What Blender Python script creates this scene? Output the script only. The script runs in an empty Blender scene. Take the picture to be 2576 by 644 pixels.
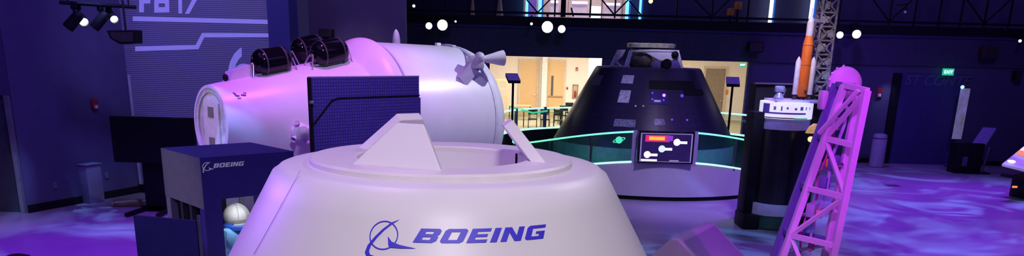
import bpy, bmesh, math, random
from mathutils import Vector, Matrix
random.seed(7)
scene = bpy.context.scene
col = scene.collection
PI = math.pi
R = math.radians

# ------------------------------------------------------------------ camera
FOC, PX, PY, HOR, H = 2000.0, 1288.0, 726.0, 132.0, 3.4
TH = math.atan((PY - HOR) / FOC)
ROLL = 0.025
cam_d = bpy.data.cameras.new('camera')
cam_d.sensor_fit = 'HORIZONTAL'
cam_d.sensor_width = 36.0
cam_d.lens = 36.0 * FOC / 2576.0
cam_d.shift_y = (PY - 322.0) / 2576.0
cam_d.clip_start = 0.05
cam = bpy.data.objects.new('camera', cam_d)
col.objects.link(cam)
CROT = Matrix.Rotation(PI / 2 - TH, 3, 'X') @ Matrix.Rotation(ROLL, 3, 'Z')
cam.matrix_world = Matrix.Translation((0, 0, H)) @ CROT.to_4x4()
scene.camera = cam
EYE = Vector((0, 0, H))

def ray(px, py):
    return CROT @ Vector(((px - PX) / FOC, (PY - py) / FOC, -1.0))
def at(px, py, Y):
    d = ray(px, py)
    return EYE + d * (Y / d.y)
def fl(px, py, z=0.0):
    d = ray(px, py)
    return EYE + d * ((z - H) / d.z)

# ------------------------------------------------------------------ materials
MATS = {}
def mat(name, rgb, rough=.5, metal=0., var=.12, scale=9., emit=0., ecol=None, bump=0., spec=.5, coat=0.):
    if name in MATS: return MATS[name]
    m = bpy.data.materials.new(name); m.use_nodes = True
    nt = m.node_tree; b = nt.nodes['Principled BSDF']
    tc = nt.nodes.new('ShaderNodeTexCoord')
    nz = nt.nodes.new('ShaderNodeTexNoise'); nz.inputs['Scale'].default_value = scale; nz.inputs['Detail'].default_value = 4
    nt.links.new(tc.outputs['Object'], nz.inputs['Vector'])
    rp = nt.nodes.new('ShaderNodeValToRGB')
    rp.color_ramp.elements[0].position = .3; rp.color_ramp.elements[1].position = .7
    lo = [max(0, c * (1 - var)) for c in rgb]; hi = [min(1, c * (1 + var)) for c in rgb]
    rp.color_ramp.elements[0].color = (*lo, 1); rp.color_ramp.elements[1].color = (*hi, 1)
    nt.links.new(nz.outputs['Fac'], rp.inputs['Fac'])
    nt.links.new(rp.outputs['Color'], b.inputs['Base Color'])
    b.inputs['Roughness'].default_value = rough
    b.inputs['Metallic'].default_value = metal
    b.inputs['Specular IOR Level'].default_value = spec
    b.inputs['Coat Weight'].default_value = coat
    if emit:
        e = ecol or rgb
        b.inputs['Emission Color'].default_value = (*e, 1)
        b.inputs['Emission Strength'].default_value = emit
    if bump:
        bp = nt.nodes.new('ShaderNodeBump'); bp.inputs['Strength'].default_value = bump
        bp.inputs['Distance'].default_value = .02
        nt.links.new(nz.outputs['Fac'], bp.inputs['Height']); nt.links.new(bp.outputs['Normal'], b.inputs['Normal'])
    MATS[name] = m
    return m

def glass_mat(name, tint, gloss=.08, emit=0., ecol=(0, 0, 0)):
    if name in MATS: return MATS[name]
    m = bpy.data.materials.new(name); m.use_nodes = True
    nt = m.node_tree; nt.nodes.clear()
    out = nt.nodes.new('ShaderNodeOutputMaterial')
    tr = nt.nodes.new('ShaderNodeBsdfTransparent'); tr.inputs['Color'].default_value = (*tint, 1)
    gl = nt.nodes.new('ShaderNodeBsdfGlossy'); gl.inputs['Roughness'].default_value = .05
    mx = nt.nodes.new('ShaderNodeMixShader'); mx.inputs[0].default_value = gloss
    nt.links.new(tr.outputs[0], mx.inputs[1]); nt.links.new(gl.outputs[0], mx.inputs[2])
    last = mx
    if emit:
        em = nt.nodes.new('ShaderNodeEmission'); em.inputs['Color'].default_value = (*ecol, 1); em.inputs['Strength'].default_value = emit
        ad = nt.nodes.new('ShaderNodeAddShader')
        nt.links.new(mx.outputs[0], ad.inputs[0]); nt.links.new(em.outputs[0], ad.inputs[1]); last = ad
    nt.links.new(last.outputs[0], out.inputs['Surface'])
    MATS[name] = m
    return m

# grid material (solar cells / tiles)
def grid_mat(name, c1, c2, sx, sy, rough=.4, mortar=.06, axis='XZ', offset=0.):
    if name in MATS: return MATS[name]
    m = bpy.data.materials.new(name); m.use_nodes = True
    nt = m.node_tree; b = nt.nodes['Principled BSDF']
    tc = nt.nodes.new('ShaderNodeTexCoord')
    uv = tc.outputs['UV']
    br = nt.nodes.new('ShaderNodeTexBrick')
    br.offset = offset; br.squash = 1
    br.inputs['Scale'].default_value = 1.0
    br.inputs['Brick Width'].default_value = sx; br.inputs['Row Height'].default_value = sy
    br.inputs['Mortar Size'].default_value = mortar * min(sx, sy); br.inputs['Mortar Smooth'].default_value = .1
    br.inputs['Color1'].default_value = (*c1, 1); br.inputs['Color2'].default_value = (*[c * .8 for c in c1], 1)
    br.inputs['Mortar'].default_value = (*c2, 1)
    nt.links.new(uv, br.inputs['Vector'])
    nt.links.new(br.outputs['Color'], b.inputs['Base Color'])
    b.inputs['Roughness'].default_value = rough
    MATS[name] = m
    return m

# ------------------------------------------------------------------ mesh builder
class MB:
    def __init__(s): s.v = []; s.f = []; s.uv = None
    def add(s, vs, fs):
        o = len(s.v); s.v += [Vector(v) for v in vs]; s.f += [tuple(i + o for i in f) for f in fs]; return s
    def hexa(s, p):   # 8 corners, bottom 4 ccw then top 4 ccw
        return s.add(p, [(3, 2, 1, 0), (4, 5, 6, 7), (0, 1, 5, 4), (1, 2, 6, 5), (2, 3, 7, 6), (3, 0, 4, 7)])
    def box(s, c, sz, rz=0., bev=0.):
        hx, hy, hz = sz[0] / 2, sz[1] / 2, sz[2] / 2
        if bev > 0:
            bm = bmesh.new(); bmesh.ops.create_cube(bm, size=1)
            bmesh.ops.scale(bm, vec=sz, verts=bm.verts)
            bmesh.ops.bevel(bm, geom=bm.edges[:], offset=bev, segments=2, affect='EDGES', profile=.5)
            M_ = Matrix.Translation(c) @ Matrix.Rotation(rz, 4, 'Z')
            bm.verts.ensure_lookup_table(); bm.verts.index_update()
            s.add([M_ @ v.co for v in bm.verts], [tuple(v.index for v in f.verts) for f in bm.faces]); bm.free(); return s
        M_ = Matrix.Translation(c) @ Matrix.Rotation(rz, 4, 'Z')
        return s.hexa([M_ @ Vector(q) for q in ((-hx, -hy, -hz), (hx, -hy, -hz), (hx, hy, -hz), (-hx, hy, -hz), (-hx, -hy, hz), (hx, -hy, hz), (hx, hy, hz), (-hx, hy, hz))])
    def bar(s, a, b, w, h=None, up=(0, 0, 1)):
        a, b = Vector(a), Vector(b); h = h or w
        d = (b - a).normalized(); u = Vector(up)
        if abs(d.dot(u)) > .98: u = Vector((0, 1, 0))
        x = d.cross(u).normalized() * (w / 2); y = x.cross(d).normalized() * (h / 2)
        return s.hexa([a - x - y, a + x - y, a + x + y, a - x + y, b - x - y, b + x - y, b + x + y, b - x + y])
    def tube(s, a, b, r0, r1=None, seg=12, caps=True):
        return s.lathe([(r0, 0), (r1 if r1 is not None else r0, (Vector(b) - Vector(a)).length)], a, Vector(b) - Vector(a), seg, caps)
    def lathe(s, prof, o, axis, seg=32, caps=True, a0=0., a1=2 * PI, ref=None):
        o = Vector(o); w = Vector(axis).normalized()
        u = Vector(ref) if ref is not None else (Vector((0, 0, 1)) if abs(w.z) < .9 else Vector((1, 0, 0)))
        u = (u - w * u.dot(w)).normalized(); t = w.cross(u)
        full = abs(a1 - a0 - 2 * PI) < 1e-6
        n = seg if full else seg + 1
        vs = []
        for (r, z) in prof:
            for k in range(n):
                a = a0 + (a1 - a0) * k / seg
                vs.append(o + w * z + (u * math.cos(a) + t * math.sin(a)) * r)
        fs = []
        for i in range(len(prof) - 1):
            for k in range(seg):
                k2 = (k + 1) % n
                fs.append((i * n + k, i * n + k2, (i + 1) * n + k2, (i + 1) * n + k))
        if caps and full:
            fs.append(tuple(reversed(range(n)))); fs.append(tuple((len(prof) - 1) * n + k for k in range(n)))
        return s.add(vs, fs)
    def ball(s, c, r, seg=20, rings=12, sc=(1, 1, 1)):
        prof = [(max(1e-4, math.sin(PI * i / rings) * r), -math.cos(PI * i / rings) * r) for i in range(rings + 1)]
        t = MB().lathe(prof, (0, 0, 0), (0, 0, 1), seg)
        return s.add([Vector((v.x * sc[0], v.y * sc[1], v.z * sc[2])) + Vector(c) for v in t.v], t.f)
    def poly(s, pts, off):   # prism from planar polygon pts extruded by off
        off = Vector(off); n = len(pts); P = [Vector(p) for p in pts]
        vs = P + [p + off for p in P]
        fs = [tuple(range(n)), tuple(reversed(range(n, 2 * n)))] + [(i, (i + 1) % n, n + (i + 1) % n, n + i)[::-1] for i in range(n)]
        return s.add(vs, fs)
    def path(s, pts, r, seg=8):
        pts = [Vector(p) for p in pts]; n = len(pts); vs = []; u = None
        for i, p in enumerate(pts):
            d = (pts[min(i + 1, n - 1)] - pts[max(i - 1, 0)]).normalized()
            if u is None: u = Vector((0, 0, 1)) if abs(d.z) < .9 else Vector((1, 0, 0))
            u = (u - d * u.dot(d)).normalized(); t = d.cross(u)
            vs += [p + (u * math.cos(2 * PI * k / seg) + t * math.sin(2 * PI * k / seg)) * r for k in range(seg)]
        fs = [(i * seg + k, i * seg + (k + 1) % seg, (i + 1) * seg + (k + 1) % seg, (i + 1) * seg + k) for i in range(n - 1) for k in range(seg)]
        fs += [tuple(reversed(range(seg))), tuple((n - 1) * seg + k for k in range(seg))]
        return s.add(vs, fs)
    def build(s, name, m, parent=None, smooth=True, loc=None, fixn=True):
        me = bpy.data.meshes.new(name)
        if parent is not None:
            off = wloc(parent)
        elif loc is not None: off = Vector(loc)
        else:
            off = Vector(((min(v.x for v in s.v) + max(v.x for v in s.v)) / 2, (min(v.y for v in s.v) + max(v.y for v in s.v)) / 2, min(v.z for v in s.v)))
        me.from_pydata([tuple(v - off) for v in s.v], [], s.f)
        if fixn:
            bm = bmesh.new(); bm.from_mesh(me)
            bmesh.ops.recalc_face_normals(bm, faces=bm.faces); bm.to_mesh(me); bm.free()
        if s.uv is not None:
            l = me.uv_layers.new(name='UVMap')
            for lp in me.loops: l.data[lp.index].uv = s.uv[lp.vertex_index]
        if smooth:
            me.polygons.foreach_set('use_smooth', [True] * len(me.polygons)); me.set_sharp_from_angle(angle=R(32))
        me.materials.append(m)
        ob = bpy.data.objects.new(name, me); col.objects.link(ob)
        if parent is not None: ob.parent = parent
        else: ob.location = off
        return ob

WL = {}
def wloc(o):
    l = Vector((0, 0, 0))
    while o is not None: l = l + o.location; o = o.parent
    return l
def tag(o, label, cat, group=None, kind=None):
    o['label'] = label; o['category'] = cat
    if group: o['group'] = group
    if kind: o['kind'] = kind
    return o
def thing(name, label, cat, loc, group=None):
    o = bpy.data.objects.new(name, None); col.objects.link(o)
    o.location = loc; o.empty_display_size = .1
    return tag(o, label, cat, group)
def struct(o):
    o['kind'] = 'structure'; return o
def dup(root, loc, rz=0., label=None):
    def cp(o, par):
        c = o.copy(); col.objects.link(c); c.parent = par
        for ch in list(o.children): cp(ch, c)
        return c
    r = cp(root, None); r.location = loc; r.rotation_euler = (0, 0, rz)
    if label: r['label'] = label
    return r

# 2D outlines with holes -> flat mesh (list of verts 2D, faces)
def fill2d(loops, cuts=0):
    cu = bpy.data.curves.new('outline', 'CURVE'); cu.dimensions = '2D'; cu.fill_mode = 'BOTH'
    for lp in loops:
        sp = cu.splines.new('POLY'); sp.points.add(len(lp) - 1); sp.use_cyclic_u = True
        for p, q in zip(sp.points, lp): p.co = (q[0], q[1], 0, 1)
    ob = bpy.data.objects.new('outline', cu); col.objects.link(ob)
    dg = bpy.context.evaluated_depsgraph_get(); dg.update()
    me = bpy.data.meshes.new_from_object(ob.evaluated_get(dg))
    bm = bmesh.new(); bm.from_mesh(me)
    bmesh.ops.remove_doubles(bm, verts=bm.verts, dist=1e-5)
    if cuts:
        xs = [v.co.x for v in bm.verts]; x0, x1 = min(xs), max(xs)
        for k in range(1, cuts):
            x = x0 + (x1 - x0) * k / cuts
            bmesh.ops.bisect_plane(bm, geom=bm.verts[:] + bm.edges[:] + bm.faces[:], plane_co=(x, 0, 0), plane_no=(1, 0, 0))
    bm.verts.index_update()
    vs = [(v.co.x, v.co.y) for v in bm.verts]; fs = [tuple(v.index for v in f.verts) for f in bm.faces]
    bm.free(); bpy.data.objects.remove(ob); bpy.data.curves.remove(cu); bpy.data.meshes.remove(me)
    return vs, fs
def font2d(text, size, shear=0., cuts=0):
    cu = bpy.data.curves.new('outline', 'FONT'); cu.body = text; cu.size = size; cu.shear = shear; cu.fill_mode = 'BOTH'
    ob = bpy.data.objects.new('outline', cu); col.objects.link(ob)
    dg = bpy.context.evaluated_depsgraph_get(); dg.update()
    me = bpy.data.meshes.new_from_object(ob.evaluated_get(dg))
    vs = [(v.co.x, v.co.y) for v in me.vertices]; fs = [tuple(p.vertices) for p in me.polygons]
    bpy.data.objects.remove(ob); bpy.data.curves.remove(cu); bpy.data.meshes.remove(me)
    return vs, fs

LET = {
 'B': [[(0, 0), (1.0, 0), (1.18, .14), (1.18, .42), (1.08, .51), (1.18, .6), (1.18, .87), (1.03, 1), (0, 1)],
       [(.38, .2), (.8, .2), (.8, .4), (.38, .4)], [(.38, .62), (.8, .62), (.8, .8), (.38, .8)]],
 'O': [[(.14, 0), (1.1, 0), (1.24, .13), (1.24, .87), (1.1, 1), (.14, 1), (0, .87), (0, .13)], [(.38, .22), (.86, .22), (.86, .78), (.38, .78)]],
 'E': [[(0, 0), (1.08, 0), (1.08, .22), (.38, .22), (.38, .4), (1.0, .4), (1.0, .6), (.38, .6), (.38, .78), (1.08, .78), (1.08, 1), (0, 1)]],
 'I': [[(0, 0), (.38, 0), (.38, 1), (0, 1)]],
 'N': [[(0, 0), (.36, 0), (.36, .62), (.82, 0), (1.2, 0), (1.2, 1), (.84, 1), (.84, .4), (.4, 1), (0, 1)]],
 'G': [[(.14, 0), (1.2, 0), (1.2, .56), (.62, .56), (.62, .38), (.84, .38), (.84, .22), (.38, .22), (.38, .78), (1.2, .78), (1.2, 1), (.14, 1), (0, .87), (0, .13)]],
}
def boeing_word(shear=.5, gap=.2, cuts=6):
    out = []; x = 0
    for ch in 'BOEING':
        w = max(p[0] for p in LET[ch][0])
        loops = [[(p[0] + x + shear * p[1], p[1]) for p in lp] for lp in LET[ch]]
        out.append(fill2d(loops, cuts)); x += w + gap
    return out, x - gap
def arc(cx, cy, r, a0, a1, n): return [(cx + r * math.cos(a0 + (a1 - a0) * k / n), cy + r * math.sin(a0 + (a1 - a0) * k / n)) for k in range(n + 1)]
# ================================================================== materials used
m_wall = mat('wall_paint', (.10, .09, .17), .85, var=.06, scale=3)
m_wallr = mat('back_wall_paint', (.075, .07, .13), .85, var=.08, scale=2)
m_black = mat('black_paint', (.008, .008, .010), .6, spec=.2)
m_blackg = mat('black_gloss', (.01, .01, .014), .12, coat=.3)
m_white = mat('white_shell', (.78, .75, .78), .34, var=.03, scale=3)
m_star = mat('white_capsule_paint', (.80, .77, .78), .42, var=.03, scale=2)
m_grey = mat('grey_paint', (.33, .32, .34), .6)
m_dgrey = mat('dark_grey_metal', (.08, .08, .09), .5, .3)
m_steel = mat('brushed_steel', (.6, .6, .63), .3, .9)
m_navy = mat('navy_panel', (.075, .055, .33), .55, var=.08)
m_navyd = mat('deep_navy_panel', (.036, .03, .17), .6, var=.08)
m_logo = mat('blue_ink', (.045, .03, .62), .5, var=.05)
m_logow = mat('white_ink', (.85, .82, .95), .5, var=.03, emit=.12)
m_led = mat('green_led', (.25, .9, .6), .4, emit=1.5, ecol=(.16, .85, .48), var=.05)
m_ledw = mat('pale_green_led', (.6, .95, .8), .4, emit=1.6, ecol=(.35, .85, .62), var=.05)
m_blueled = mat('blue_led', (.3, .75, 1), .4, emit=1.7, ecol=(.16, .6, .95), var=.05)
m_whiteled = mat('white_led', (.85, .93, 1), .4, emit=2.2, ecol=(.75, .88, 1), var=.05)
m_lens = mat('lit_lens', (1, 1, .93), .3, emit=14., ecol=(1, .98, .88), var=.01)
m_lensd = mat('dim_lens', (.9, .9, .7), .3, emit=1.6, ecol=(.8, .85, .6), var=.05)
m_lensy = mat('warm_lens', (1, .9, .4), .3, emit=2.5, ecol=(1, .8, .25), var=.05)
m_wood = mat('light_wood', (.66, .45, .22), .5, var=.04, scale=2)
m_woodd = mat('mid_wood', (.36, .22, .10), .5, var=.12, scale=7)
m_cream = mat('cream_wall', (.82, .77, .70), .8, var=.03)
m_tan = mat('tan_floor', (.55, .43, .30), .6, var=.08)
m_red = mat('red_plastic', (.30, .02, .02), .4)
m_clear = mat('clear_lens', (.75, .7, .72), .2)
m_orange = mat('orange_foam', (.85, .17, .015), .6, var=.08, scale=20)
m_glass = glass_mat('green_glass', (.62, .86, .82), .05, .005, (.1, .9, .6))
m_clearglass = glass_mat('clear_glass', (.93, .95, .97), .06)

# ================================================================== room shell
# floor
fb = MB(); fb.add([(-26, -4, 0), (26, -4, 0), (26, 50, 0), (-26, 50, 0)], [(0, 1, 2, 3)])
m_floor = bpy.data.materials.new('polished_concrete'); m_floor.use_nodes = True
nt = m_floor.node_tree; b = nt.nodes['Principled BSDF']
tc = nt.nodes.new('ShaderNodeTexCoord')
nz = nt.nodes.new('ShaderNodeTexNoise'); nz.inputs['Scale'].default_value = 1.1; nz.inputs['Detail'].default_value = 6
nt.links.new(tc.outputs['Object'], nz.inputs['Vector'])
rp = nt.nodes.new('ShaderNodeValToRGB'); rp.color_ramp.elements[0].color = (.28, .27, .30, 1); rp.color_ramp.elements[1].color = (.40, .39, .42, 1)
nt.links.new(nz.outputs['Fac'], rp.inputs['Fac']); nt.links.new(rp.outputs['Color'], b.inputs['Base Color'])
r2 = nt.nodes.new('ShaderNodeMapRange'); r2.inputs['To Min'].default_value = .22; r2.inputs['To Max'].default_value = .42
nt.links.new(nz.outputs['Fac'], r2.inputs['Value']); nt.links.new(r2.outputs['Result'], b.inputs['Roughness'])
struct(fb.build('floor', m_floor))

YB = 28.0      # back wall plane
YC = 46.0      # far wall of the bright cafe
ZT = 8.5
ZO = 3.28      # opening head height
def wallbox(name, x0, x1, y0, y1, z0, z1, m, parent=None):
    o = MB().box(((x0 + x1) / 2, (y0 + y1) / 2, (z0 + z1) / 2), (x1 - x0, y1 - y0, z1 - z0)).build(name, m, parent, smooth=False)
    if parent is None: struct(o)
    return o

# left side: wall that runs away from the camera, with a dark door at its near end
wl0 = fl(72, 536); wl1 = fl(352, 484)
YP = wl1.y
d = (wl1 - wl0).normalized(); nrm = Vector((-d.y, d.x, 0)) * .15
wb = MB().hexa([wl0, wl1, wl1 + nrm, wl0 + nrm] + [p + Vector((0, 0, ZT)) for p in (wl0, wl1, wl1 + nrm, wl0 + nrm)])
wall_left = struct(wb.build('wall_left', m_wall, smooth=False))
n2 = -nrm.normalized() * .03
bb = MB().hexa([wl0, wl0 + n2, wl1 + n2, wl1] + [p + Vector((0, 0, .16)) for p in (wl0, wl0 + n2, wl1 + n2, wl1)])
struct(bb.build('baseboard_left', m_black, smooth=False))
zd = at(25, 240, wl0.y).z
wallbox('wall_left_near', wl0.x - 4.2, wl0.x - .02, wl0.y, wl0.y + .15, zd, ZT, m_wall)
wallbox('wall_left_end', wl0.x - 4.2, wl0.x - .95, wl0.y + .02, wl0.y + .17, 0, zd, mat('tan_wall', (.55, .47, .40), .8, var=.05))
dl = thing('door_1', 'dark metal door with pale edge strip in the left wall', 'door', (wl0.x - .48, wl0.y + .1, 0)); dl['kind'] = 'structure'
for k in ('label', 'category'): del dl[k]
MB().box((wl0.x - .52, wl0.y + .1, zd / 2), (.82, .06, zd - .02)).build('door_leaf', mat('dark_door', (.06, .07, .09), .5), dl)
MB().box((wl0.x - .07, wl0.y + .0, zd / 2), (.08, .16, zd)).build('door_frame', mat('pale_frame', (.22, .23, .22), .5), dl)
MB().box((wl0.x - .86, wl0.y + .03, 1.0), (.03, .04, .16), 0, .008).build('door_handle', m_steel, dl)

# projection wall (ribbed, with the projected graphic)
m_rib = bpy.data.materials.new('ribbed_wall'); m_rib.use_nodes = True
nt = m_rib.node_tree; b = nt.nodes['Principled BSDF']; tc = nt.nodes.new('ShaderNodeTexCoord')
wv = nt.nodes.new('ShaderNodeTexWave'); wv.bands_direction = 'Z'; wv.inputs['Scale'].default_value = 7.5; wv.inputs['Distortion'].default_value = .3
nt.links.new(tc.outputs['Object'], wv.inputs['Vector'])
rp = nt.nodes.new('ShaderNodeValToRGB'); rp.color_ramp.elements[0].color = (.21, .20, .28, 1); rp.color_ramp.elements[1].color = (.29, .28, .38, 1)
nt.links.new(wv.outputs['Color'], rp.inputs['Fac']); nt.links.new(rp.outputs['Color'], b.inputs['Base Color'])
b.inputs['Roughness'].default_value = .7
bp = nt.nodes.new('ShaderNodeBump'); bp.inputs['Strength'].default_value = .5; bp.inputs['Distance'].default_value = .03
nt.links.new(wv.outputs['Fac'], bp.inputs['Height']); nt.links.new(bp.outputs['Normal'], b.inputs['Normal'])
xp1 = at(686, 200, YP).x
wp = wallbox('wall_projection', wl1.x, xp1, YP, YP + .15, 0, ZT, m_rib)
MB().box(((wl1.x + xp1) / 2, YP - .02, .1), (xp1 - wl1.x, .04, .2)).build('baseboard', m_black, wp)
MB().box((wl1.x + .05, YP - .02, 1.35), (.05, .03, 2.7)).build('corner_strip', mat('pale_strip', (.5, .55, .5), .5), wp)
m_proj = mat('projected_lilac', (.55, .52, .85), .7, emit=.18, ecol=(.42, .38, .95), var=.04)  # projector light put into lilac, faintly glowing decals on the wall
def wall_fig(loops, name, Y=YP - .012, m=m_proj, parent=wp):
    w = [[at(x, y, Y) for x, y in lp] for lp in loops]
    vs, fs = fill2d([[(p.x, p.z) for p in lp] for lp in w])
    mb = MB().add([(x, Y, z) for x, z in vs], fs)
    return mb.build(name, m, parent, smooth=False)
wall_fig([[(334, 41), (686, 50), (686, 61), (334, 53)]], 'projected_stripe')
wall_fig([[(340, 117), (492, 113), (508, 83), (686, 84), (686, 94), (514, 94), (499, 124), (340, 129)]], 'projected_stripe')
wall_fig([[(350, -45), (402, -44), (402, -33), (362, -33), (362, -2), (378, -2), (378, 9), (362, 9), (362, 31), (350, 31)]], 'projected_letter')
wall_fig([[(388, -44), (424, -43), (426, 31), (388, 32)], [(398, -30), (414, -29), (414, -16), (398, -17)], [(399, 9), (415, 9), (415, 18), (399, 18)]], 'projected_letter')
wall_fig([[(448, -42), (457, -42), (458, 34), (449, 34)]], 'projected_letter')
wall_fig([[(470, -42), (512, -41), (512, -30), (476, 35), (465, 35), (498, -30), (470, -31)]], 'projected_letter')
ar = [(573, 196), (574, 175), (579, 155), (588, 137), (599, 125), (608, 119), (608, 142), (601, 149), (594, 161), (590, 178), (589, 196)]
wall_fig([ar], 'projected_arc')
wall_fig([arc(613, 186, 26, PI, 2 * PI, 14)], 'projected_disc')
# pillar and next wall
xq = at(736, 200, YP - .1).x
wallbox('wall_pillar', xp1, xq, YP - .12, YP + .6, 0, ZT, m_navyd)
xw = at(1022, 100, 21.5).x
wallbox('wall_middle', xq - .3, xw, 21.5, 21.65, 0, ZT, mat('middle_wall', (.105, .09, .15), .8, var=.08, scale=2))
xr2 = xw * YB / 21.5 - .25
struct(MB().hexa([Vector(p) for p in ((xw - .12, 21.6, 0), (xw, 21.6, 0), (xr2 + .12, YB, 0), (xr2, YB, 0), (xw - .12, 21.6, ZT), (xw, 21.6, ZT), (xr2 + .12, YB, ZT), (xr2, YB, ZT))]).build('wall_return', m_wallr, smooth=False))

# back wall with two openings onto the cafe
xa0, xa1 = -.95, at(1515, 160, YB).x
xb0, xb1 = at(1715, 160, YB).x, at(1880, 200, YB).x
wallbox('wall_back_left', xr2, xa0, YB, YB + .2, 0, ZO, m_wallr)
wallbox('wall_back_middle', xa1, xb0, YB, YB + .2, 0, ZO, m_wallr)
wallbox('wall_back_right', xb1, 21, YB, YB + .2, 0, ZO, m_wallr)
zm = at(1500, 46, YB).z
xg0, xg1 = at(1322, 20, YB).x, at(1612, 20, YB).x
wallbox('wall_back_header', xr2, 21, YB - .05, YB + .25, ZO, zm, mat('header_paint', (.05, .045, .085), .8))
wallbox('trim_3', xr2, 21, YB - .075, YB - .05, at(1900, 78, YB).z, zm, m_black)
zl = at(1900, 66, YB).z
for nm, x0, x1 in (('trim_1', xr2, 21),):
    wallbox(nm, x0, x1, YB - .11, YB - .05, zl - .24, zl - .20, m_navyd)
wallbox('wall_right', 19.6, 19.8, -4, YB, 0, ZT, m_wallr)
wallbox('ceiling', -26, 26, -4, 50, ZT, ZT + .2, m_black)
wallbox('baseboard_back', xb1, 19.6, YB - .03, YB, 0, .16, m_black)

# upper gallery behind the header
YG = YB + 3.0
wallbox('wall_gallery_left', xr2 - .6, xg0 - .05, YG, YG + .1, zm - .3, ZT, m_wallr)
wallbox('wall_gallery_right', xg1 + .05, 21, YG, YG + .1, zm - .3, ZT, m_wallr)
wallbox('wall_gallery_room', xg0 - 1.0, xg1 + 1.0, YG + 2.6, YG + 2.7, zm - .3, ZT, mat('gallery_wall', (.55, .45, .42), .8))
wallbox('floor_gallery', xr2 - .6, 21, YB + .25, YG + 2.6, zm - .3, zm - .1, m_dgrey)

# ================================================================== bright cafe behind the openings
wallbox('wall_cafe_back', -11, 19, YC, YC + .1, 0, ZO + .2, m_cream)
wallbox('wall_cafe_right', 17.2, 17.3, YB + .2, YC, 0, ZO + .2, m_cream)
wallbox('floor_cafe', -11, 19, YB + .2, YC, .0, .012, m_tan)
wallbox('ceiling_cafe', -11, 19, YB + .25, YC, ZO + .12, ZO + .2, m_cream)
wallbox('wall_cafe_nib', at(1482, 160, 34).x, at(1530, 160, 34).x, 34, 34.2, 0, ZO + .1, m_cream)
xc0, xc1 = at(1363, 200, YC - .5).x, at(1376, 200, YC - .5).x
wallbox('trim_2', xc0, xc1, YC - .5, YC, 0, ZO + .1, mat('white_column', (.8, .78, .76), .7))
def cafe_door(n, x0, x1, ytop, glazed, m=m_wood):
    Y = YC - .02
    a = at(x0, ytop, Y); c = at(x1, ytop, Y); z = a.z
    t = bpy.data.objects.new(n, None); col.objects.link(t); t.location = ((a.x + c.x) / 2, Y, 0); t['kind'] = 'structure'
    w = c.x - a.x; cx = (a.x + c.x) / 2
    MB().box((cx, Y - .03, z / 2), (w, .05, z)).build('door_leaf', m, t)
    f = MB(); f.box((a.x - .05, Y - .03, z / 2), (.1, .1, z)); f.box((c.x + .05, Y - .03, z / 2), (.1, .1, z)); f.box((cx, Y - .03, z + .05), (w + .2, .1, .1))
    f.build('door_frame', mat('door_frame_paint', (.62, .52, .40), .6), t)
    if glazed:
        MB().box((cx - w * .22, Y - .06, z * .56), (w * .14, .02, z * .36)).build('door_window', m_dgrey, t)
        MB().box((cx, Y - .08, z * .36), (w * .9, .05, .08)).build('push_bar', m_woodd, t)
    else:
        MB().box((cx + w * .38, Y - .09, z * .38), (.12, .06, .05), 0, .01).build('door_handle', m_steel, t)
    return t
cafe_door('door_2', 1310, 1352, 153, False)
cafe_door('door_3', 1380, 1420, 154, True)
cafe_door('door_4', 1776, 1826, 172, False, mat('brown_door', (.25, .20, .15), .5))

def strobe(px, py, Y, label, axis=(0, -1, 0), h=.2):
    c = at(px, py, Y); a = Vector(axis).normalized(); rz = math.atan2(a.y, a.x) + PI / 2
    t = thing('fire_strobe', label, 'fire alarm', c, 'fire alarm strobes')
    MB().box(c + a * .03, (h * .62, .06, h), rz, .01).build('body', m_red, t)
    MB().box(c + a * .075 - Vector((0, 0, h * .22)), (h * .3, .05, h * .3), rz, .012).build('strobe_lens', m_clear, t)
    return t
wn = -nrm.normalized()
def wall_left_pt(px, py):
    dd = ray(px, py); q = wl0
    s = (q - EYE).dot(wn) / dd.dot(wn)
    return EYE + dd * s
c = wall_left_pt(235, 262)
strobe(235, 262, c.y, 'red fire alarm strobe on the dark left wall above the grey pedestal', wn, .24)
strobe(1451, 174, YC, 'orange-red fire alarm strobe on the bright cream cafe wall')
strobe(2211, 234, YB, 'red fire alarm strobe on the dark back wall right of the lattice tower', h=.33)
c = at(1447, 230, YC - .03)
t = thing('extinguisher_cabinet', 'brown fire cabinet on the cafe wall with a red extinguisher', 'fire cabinet', c)
f = MB()
for dx, dz, w, h in ((-.13, 0, .05, .75), (.13, 0, .05, .75), (0, .35, .3, .05), (0, -.35, .3, .05)): f.box(c + Vector((dx, -.03, dz)), (w, .08, h))
f.build('frame', m_woodd, t)
MB().box(c + Vector((0, .0, 0)), (.24, .02, .68)).build('back_panel', mat('beige_panel', (.5, .42, .3), .6), t)
MB().lathe([(.05, 0), (.06, .02), (.06, .26), (.03, .32), (.02, .36)], c + Vector((0, -.05, -.3)), (0, 0, 1), 12).build('extinguisher', m_red, t)
c = at(1427, 222, YC - .02)
tag(MB().box(c, (.1, .04, .14), 0, .01).build('fire_pull_station', m_red), 'small red pull station beside the glazed wooden cafe door', 'fire alarm')

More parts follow.
